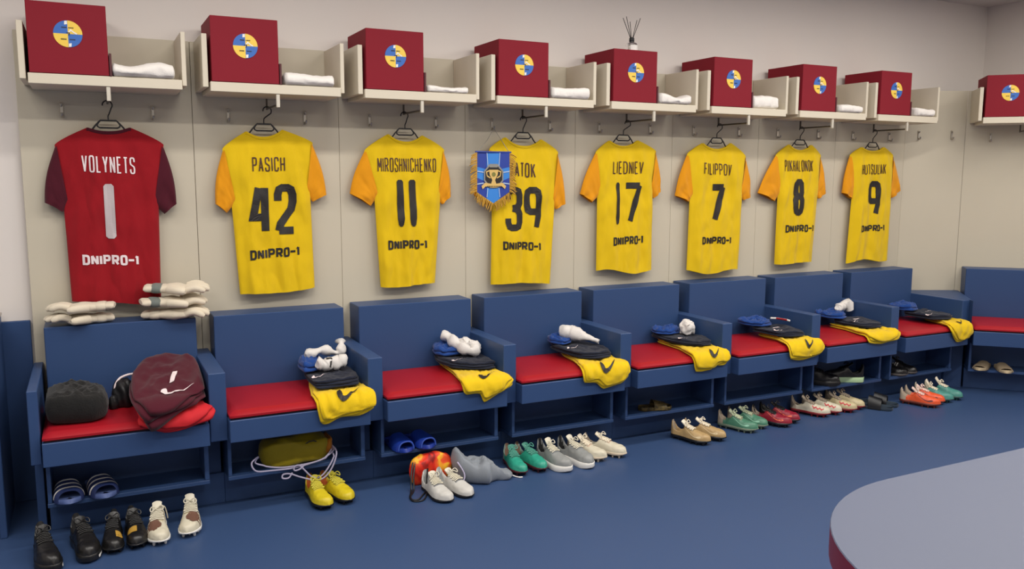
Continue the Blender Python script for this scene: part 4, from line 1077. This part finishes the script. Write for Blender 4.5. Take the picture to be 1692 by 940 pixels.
PR('running_shoe', ['left silver grey running shoe beside the teal boots', 'right silver grey running shoe beside the cream boots'], [(2.545, -.862), (2.682, -.87)], [-80, -79], (c_gry, c_blk2), throat=C('slate_mesh', '#6E7274', .7), L=.29, studs=False, chunky=True, solec=SOLE_W, lace=C('white_lace', '#E4DFD0'), group='grey running shoes', wide=1.12, tongue_h=1.4)
PR(BOOT, ['left cream boot with pinkish toe, next to the grey running shoes', 'right cream boot, rightmost of the row of pale shoes'], [(2.825, -.80), (2.968, -.795)], [-66, -55], (c_cream, c_lin), throat=C('pinkish_beige', '#BFA893', .7), solec=C('cream_sole', '#CFC0A8'), lace=C('cream_lace', '#E8DEC8'), group='cream boots', heel=[(c_lin,), (c_lin,)])
PR(BOOT, ['left tan boot with a trailing lace', 'right tan boot with a looped lace'], [(3.565, -.835), (3.705, -.815)], [-67, -56], (c_tan, c_lin), throat=C('dark_tan', '#8F7A52', .7), lace=C('cream_lace', '#E8DEC8'), solec=M_black, loose=[True, False], group='tan boots', tick=(C('pale_tan_print', '#DCC79C'), (-1,)))
PR(BOOT, ['left green boot with a trailing white lace', 'right green boot, half behind its pair'], [(4.01, -.77), (4.125, -.735)], [-62, -60], (c_grn, c_lin), throat=C('sage_throat', '#7E8268', .7), lace=C('pale_green_lace', '#B9C2A4'), solec=C('grey_green_sole', '#6E7A68'), loose=[True, False], group='green boots', heel=[(c_lin,), (c_lin,)], tick=(C('mint_print', '#8CC4A8'), (-1,)))
PR(BOOT, ['left dark red boot with an orange stripe', 'right dark red boot, half hidden behind its pair'], [(4.30, -.775), (4.41, -.735)], [-60, -58], (c_crim, c_blk2), throat=c_blk, lace=c_blk, solec=M_black, group='dark red boots', heel=[(c_lin,), (c_blk,)], tick=(c_col, (-1,)))
s4 = PR(BOOT, ['left white boot with a red print, leftmost of the four pale boots', 'right white boot with a red print, second of the four pale boots'], [(4.715, -.715), (4.825, -.715)], [-60, -60], (c_cream, c_lin), wide=.98, throat=C('beige_throat', '#8C7E6C', .8), lace=c_lin, solec=C('red_sole', '#7A1A20'), group='white and red boots', heel=[(c_lin,), (c_lin,)])
s4 += PR(BOOT, ['left beige boot with a red print, third of the four pale boots', 'right beige boot, nearest the dark slides'], [(4.975, -.715), (5.08, -.69)], [-58, -58], (C('beige_synthetic', '#C2B48C'), c_lin), wide=.95, throat=C('beige_throat', '#8C7E6C', .8), lace=c_lin, solec=C('red_sole', '#7A1A20'), group='beige and red boots', heel=[(c_lin,), (c_lin,)])
zig = lambda u, v: abs(v - .3 - .5 * abs(((u * 3) % 1) - .5)) < .16
for r, sf in s4[:3]: patch(r, sf, 'red_print', C('red_print', '#C22A34'), .58, .86, .06, .46, zig, 20)
PR(BOOT, ['front orange boot with a dark tick', 'orange boot behind its pair, beside the teal and white boots'], [(5.615, -.895), (5.715, -.855)], [-62, -60], (c_orn, c_lin), wide=.97, lace=C('pink_white_lace', '#EBCFC4'), solec=C('dark_orange_sole', '#6A2A1A'), group='orange boots', heel=[(c_lin,), (c_lin,)], tick=(C('maroon_print', '#5A1420'), (-1,)))
PR(BOOT, ['teal boot with white laces, directly behind the orange boots', 'rightmost boot on the floor, teal with a white tongue'], [(5.825, -.845), (5.94, -.835)], [-66, -70], (C('sea_green_synthetic', '#4A8C82'), c_cream), lace=C('cream_lace', '#E8DEC8'), solec=C('dark_green_sole', '#2A4A48'), group='teal and white boots', heel=[(c_cream,), (c_cream,)], tongue_h=1.8)
SZ = zz(.56) + .001
PR('running_shoe', ['black running shoe with pale green sole on the shoe shelf under the number 8 shirt', 'dark shoe lying in shadow on the shoe shelf under the number 8 shirt'],
   [(4.905, -.46), (4.89, -.625)], [150, -50], (c_blk, c_blk2), L=.285, z=SZ, studs=False, chunky=True, solec=[C('pale_green_sole', '#C4E4B0'), c_blk], lace=c_blk, group='dark shoes under the number 8 shirt', wide=1.05)
s5 = PR('sneaker', ['left black shoe with white stripes on the shoe shelf under the number 9 shirt', 'right black shoe with white stripes on the shoe shelf under the number 9 shirt'],
   [(5.595, -.625), (5.715, -.61)], [-62, -58], (c_blk, c_blk2), L=.25, z=SZ, studs=False, solec=SOLE_G, lace=c_blk, group='black striped shoes')
for r, sf in s5:
    for k in range(3):
        mb = MB(); rows = []
        for q in range(6):
            s = .26 + k * .065 + q * .012; rows.append([sf(s, .04 + q * .05, .002), sf(s + .03, .04 + q * .05, .002)])
        mb.grid(rows); recalc(mb.build('stripe', SOLE_W, r))

def make_slide(label, loc, ang, solem, strapm, L=.285, stripes=None, group=None, name='slide_sandal', side=1, strap_s=(.42, .80), rim=None, hs=.055, wide=1.0):
    r = thing(name, label, 'sandal', loc, radians(ang) + pi / 2, group)
    yy = lambda s: L * (.5 - s)
    HWs = [(0, 0), (.015, .018), (.06, .031), (.15, .038), (.35, .039), (.55, .044), (.75, .049), (.88, .045), (.96, .03), (.99, .016), (1, 0)]
    HWs = [(a_, b_ * wide) for a_, b_ in HWs]
    N = 36; ol = [(interp(HWs, k / N), yy(k / N)) for k in range(N + 1)]; ring = ol + [(-x, y) for x, y in ol[::-1]]
    mb = MB(); lay = [(0, .93), (.004, .99), (.017, 1.0), (.024, .98)]
    mb.grid([[(p[0] * f, p[1] * (1 - (1 - f) * .3), z) for p in ring] for z, f in lay], wrap_v=True)
    mb.add([(p[0] * .93, p[1] * .98, 0) for p in ring], [tuple(range(len(ring)))])
    top = [[(p[0] * f, p[1] * (1 - (1 - f) * .4), z) for p in ring] for z, f in ((.024, .98), (.021, .88), (.018, .7), (.017, .3), (.017, .02))]
    mb.grid(top, wrap_v=True); recalc(mb.build('footbed', solem, r))
    def band(s, t, e=0):
        a = pi * t; w = interp(HWs, s) + .005 + e; k = (s - strap_s[0]) / (strap_s[1] - strap_s[0])
        h = lerp(hs + .012, hs - .008, k) + e
        return (-w * (abs(cos(a)) ** .75) * (1 if cos(a) > 0 else -1), yy(s), .006 + h * (sin(a) ** .8))
    mb = MB(); n, m = 12, 22
    O = [[band(lerp(*strap_s, a / n), b / m) for b in range(m + 1)] for a in range(n + 1)]
    I_ = [[band(lerp(*strap_s, a / n), b / m, -.005) for b in range(m + 1)] for a in range(n + 1)]
    mb.grid(O); mb.grid(I_, flip=True); mb.grid([O[0], I_[0]]); mb.grid([O[-1], I_[-1]]); 
    recalc(mb.build('strap', strapm, r))
    if rim:
        mb = MB(); mb.tube([band(strap_s[1], .02 + .96 * b / 20) for b in range(21)], .004, 6); mb.build('strap_rim', rim, r)
    if stripes:
        for k in range(3):
            s0 = lerp(*strap_s, .12 + .31 * k); mb = MB()
            mb.grid([[band(s0 + q * .022, .04 + .92 * b / 22, .0015) for b in range(23)] for q in range(3)]); recalc(mb.build('stripe', stripes, r))
    return r
SH = zz(.56) + .001
n_ = C('navy_rubber', '#22305E', .5); n2 = C('slate_blue_rubber', '#5B6FA6', .5)
make_slide('left navy slide with white stripes on the shoe shelf of the first seat', (.05, -.515, SH), -84, n2, n_, stripes=SOLE_W, group='navy striped slides', L=.255, strap_s=(.46, .92), wide=1.22, hs=.062)
make_slide('right navy slide with white stripes on the shoe shelf of the first seat', (.185, -.512, SH), -77, n2, n_, stripes=SOLE_W, group='navy striped slides', L=.255, strap_s=(.46, .92), wide=1.22, hs=.062)
b1, b2 = C('cobalt_rubber', '#1E3FA8', .45), C('cobalt_rim', '#3F63C8', .45)
make_slide('left bright blue slide on the shoe shelf under the number 11 shirt', (1.652, -.515, SH), -84, b1, b1, group='blue slides', rim=b2, L=.25, strap_s=(.46, .93), wide=1.12, hs=.058)
make_slide('right bright blue slide on the shoe shelf under the number 11 shirt', (1.775, -.51, SH), -80, b1, b1, group='blue slides', rim=b2, L=.25, strap_s=(.46, .93), wide=1.12, hs=.058)
make_slide('single camouflage-pattern sandal on the shoe shelf under the number 17 shirt', (3.36, -.53, SH), -15, M_camo, M_camo, name='sandal', L=.22, hs=.045)
d1, d2 = C('charcoal_rubber', '#2E3A46', .5), C('black_rubber', '#101216', .45)
make_slide('left dark slide on the floor beside the pale boots', (5.175, -.675, .0), -56, d1, d2, group='dark slides', L=.275, strap_s=(.40, .72), hs=.075, wide=1.05)
make_slide('right dark slide on the floor, half behind its pair', (5.285, -.63, .0), -56, d1, d2, group='dark slides', L=.275, strap_s=(.40, .72), hs=.075, wide=1.05)
t1, t2 = C('beige_foam', '#B5A384', .7), C('taupe_foam', '#8F7F68', .7)
for k, (aa, dd, an_) in enumerate(((.085, .535, 24), (.215, .565, -4))):
    v = u8(aa, dd, SH)
    make_slide(('left' if k == 0 else 'right') + ' beige slipper on the shoe shelf of the angled seat', v, -135 - an_, t1, t2, group='beige slippers', L=.24, name='slipper', strap_s=(.40, .88), hs=.038)

# ================================================================== drawstring bags
def blob_bag(c, sx, sy, sz, seed, amp, n=34, m=26, neck=None, fr=2.0, sq=.8, pw=2.6):
    mb = MB(); rows = []
    for i in range(n + 1):
        u = i / n; x = lerp(-sx, sx, u)
        prof = sqrt(max(0, 1 - abs(2 * u - 1) ** pw))
        if neck and u > .8: prof = max(prof, .0); prof *= 1 - .0 * u
        row = []
        for j in range(m):
            a = 2 * pi * j / m; d = (cos(a), sin(a))
            k = 1 + amp * fbm(u * 4 + seed, d[0] * fr + seed, d[1] * fr) + amp * .5 * sin(a * 4 + u * 7 + seed) + (amp * .8 * sin(a * 9) * max(0, u - .72) * 3)
            y = sy * prof * k * (abs(d[0]) ** sq) * (1 if d[0] > 0 else -1); z = sz * prof * k * (abs(d[1]) ** sq) * (1 if d[1] > 0 else -1)
            row.append((c[0] + x, c[1] + y, c[2] + max(.001, z + sz * .82)))
        rows.append(row)
    mb.grid(rows, wrap_v=True); return mb
yb = thing('drawstring_bag', 'olive yellow drawstring bag lying on the shoe shelf under the number 42 shirt', 'bag', (1.095, -.50, SH))
mb = blob_bag((0, 0, 0), .182, .088, .080, 3, .13, sq=.62, pw=4.5)
n0 = len(mb.f)
o = recalc(mb.build('bag_body', M_bagy, yb))
mb = blob_bag((.165, .0, .022), .03, .066, .056, 5, .2, n=14); recalc(mb.build('gathered_neck', M_bago, yb))
mb = MB(); ribbon(mb, [(0, 0), (.02, .012), (.045, .014), (.06, .004)], .006, False, lambda x, y: (.04 + x, -.078 - .012 * y, .105 + y), .01)
mb.build('print', M_ink, yb)
CO = [[(.18, -.03, .06), (.185, -.075, .05), (.10, -.105, .018), (-.02, -.115, .012), (-.10, -.11, .014), (-.165, -.10, .03), (-.215, -.105, .055), (-.20, -.11, .085), (-.235, -.12, .06), (-.215, -.13, .02), (-.14, -.12, .008), (-.04, -.125, .006), (.05, -.12, .015), (.13, -.11, .03), (.18, -.06, .055)],
      [(.185, -.03, .07), (.195, -.10, .05), (.17, -.125, -.01), (.13, -.13, -.06), (.08, -.13, -.075), (.0, -.13, -.045), (-.05, -.132, -.02), (-.085, -.13, -.018), (-.09, -.135, -.035), (-.06, -.135, -.038), (-.04, -.13, -.015)],
      [(.175, -.03, .05), (.18, -.10, .03), (.14, -.125, -.025), (.10, -.128, -.06), (.06, -.132, -.055), (.02, -.132, -.01), (-.005, -.132, .018), (-.03, -.135, .015), (-.03, -.135, -.004), (-.005, -.135, -.002), (.02, -.13, .014)]]
for P in CO:
    mb = MB(); mb.tube([(max(-.26, x), min(y, -.108) if (z < .03) else y, z) for x, y, z in catmull(P, 6)], .0042, 8); mb.build('cord', M_cord, yb)
rb = thing('drawstring_bag', 'red and yellow flame-patterned bag on the floor behind the white sneakers', 'bag', (1.795, -.642, 0))
mb = blob_bag((0, 0, 0), .128, .042, .090, 8, .16, fr=1.6, pw=3); mb.xf(Matrix.Rotation(.08, 4, 'Z')); recalc(mb.build('bag_body', M_flame, rb))
for dx in (0, .014):
    mb = MB(); mb.tube(catmull([(-.11 + dx, -.02, .13), (-.135 + dx, -.06, .07), (-.15 + dx, -.10, .008), (-.185 + dx * .6, -.18 + dx, .005), (-.185, -.235 + dx * 1.6, .005), (-.14 - dx, -.245 + dx * 1.6, .005), (-.10 - dx, -.19 + dx, .005), (-.075, -.125, .008), (-.062, -.098, .05), (-.05, -.085, .11)], 6), .0045, 8); mb.build('cord', M_black, rb)
gb = thing('drawstring_bag', 'pale grey drawstring bag slumped on the floor beside the white sneakers', 'bag', (2.045, -.69, 0))
def gfn(x, s, off): return (x, -s, off)
mb = MB()
def gz(x, s): return (.30 + 1.0 * max(0, min(1, (.14 - x) / .26)) ** 1.2) * (1 + .2 * sin(x * 30))
mb = garment([(-.13, -.05), (-.12, .06), (-.06, .12), (.01, .155), (.04, .13), (.10, .115), (.155, .13), (.185, .09), (.17, .02), (.08, -.05), (-.03, -.08)], .001, .14, 12, amp=.015, freq=15, dz=gz, fn=gfn, edge=.4, layers=1, rings=26)
recalc(mb.build('bag_body', M_bagg, gb))
mb = MB(); mb.tube(catmull([(-.12, -.02, .10), (-.135, -.06, .12), (-.11, -.09, .06), (-.13, -.10, .01)], 5), .004, 8); mb.build('cord', M_cord, gb)
mb = MB(); mb.tube(catmull([(.16, -.08, .02), (.19, -.10, .006), (.205, -.12, .005), (.222, -.125, .005)], 5), .0035, 8); mb.build('cord', M_white, gb)

# ================================================================== table
tb = thing('table', 'large rounded lilac-topped table with a maroon rim at the lower right', 'table', (3.4 * K, -4.75 * K, 0))
TZ, TB = zz(1.3), zz(1.2)
def stad(r, L0=2.95 * K, L1=5.2 * K, n=40):
    cy = -4.755 * K; P = []
    for k in range(n + 1): a = pi / 2 + pi * k / n; P.append((L0 + r * cos(a), cy + r * sin(a)))
    for k in range(n + 1): a = -pi / 2 + pi * k / n; P.append((L1 + r * cos(a), cy + r * sin(a)))
    return P
rT = .762 * K; Tm = Matrix.Translation((-3.4 * K, 4.75 * K, 0))
mb = MB(); P = stad(rT - .0015)
mb.grid([[(x, y, TZ - .003) for x, y in stad(rT)], [(x, y, TZ) for x, y in stad(rT - .002)]], wrap_v=True, smooth=False)
mb.add([(x, y, TZ) for x, y in stad(rT - .002)], [tuple(range(len(P)))])
recalc(mb.xf(Tm).build('tabletop', M_tabtop, tb))
mb = MB(); mb.grid([[(x, y, TB) for x, y in stad(rT)], [(x, y, TZ - .003) for x, y in stad(rT)]], wrap_v=True)
mb.add([(x, y, TB) for x, y in stad(rT)], [tuple(range(len(P)))])
recalc(mb.xf(Tm).build('rim', M_maroon, tb))
for px in (3.3, 4.9):
    mb = MB(); mb.prism([(px * K + .13 * cos(2 * pi * k / 28), -4.755 * K + .13 * sin(2 * pi * k / 28)) for k in range(28)], .02, TB - .001)
    mb.prism([(px * K + .26 * cos(2 * pi * k / 28), -4.755 * K + .26 * sin(2 * pi * k / 28)) for k in range(28)], 0, .02)
    recalc(mb.xf(Tm).build('pedestal', M_maroon, tb))
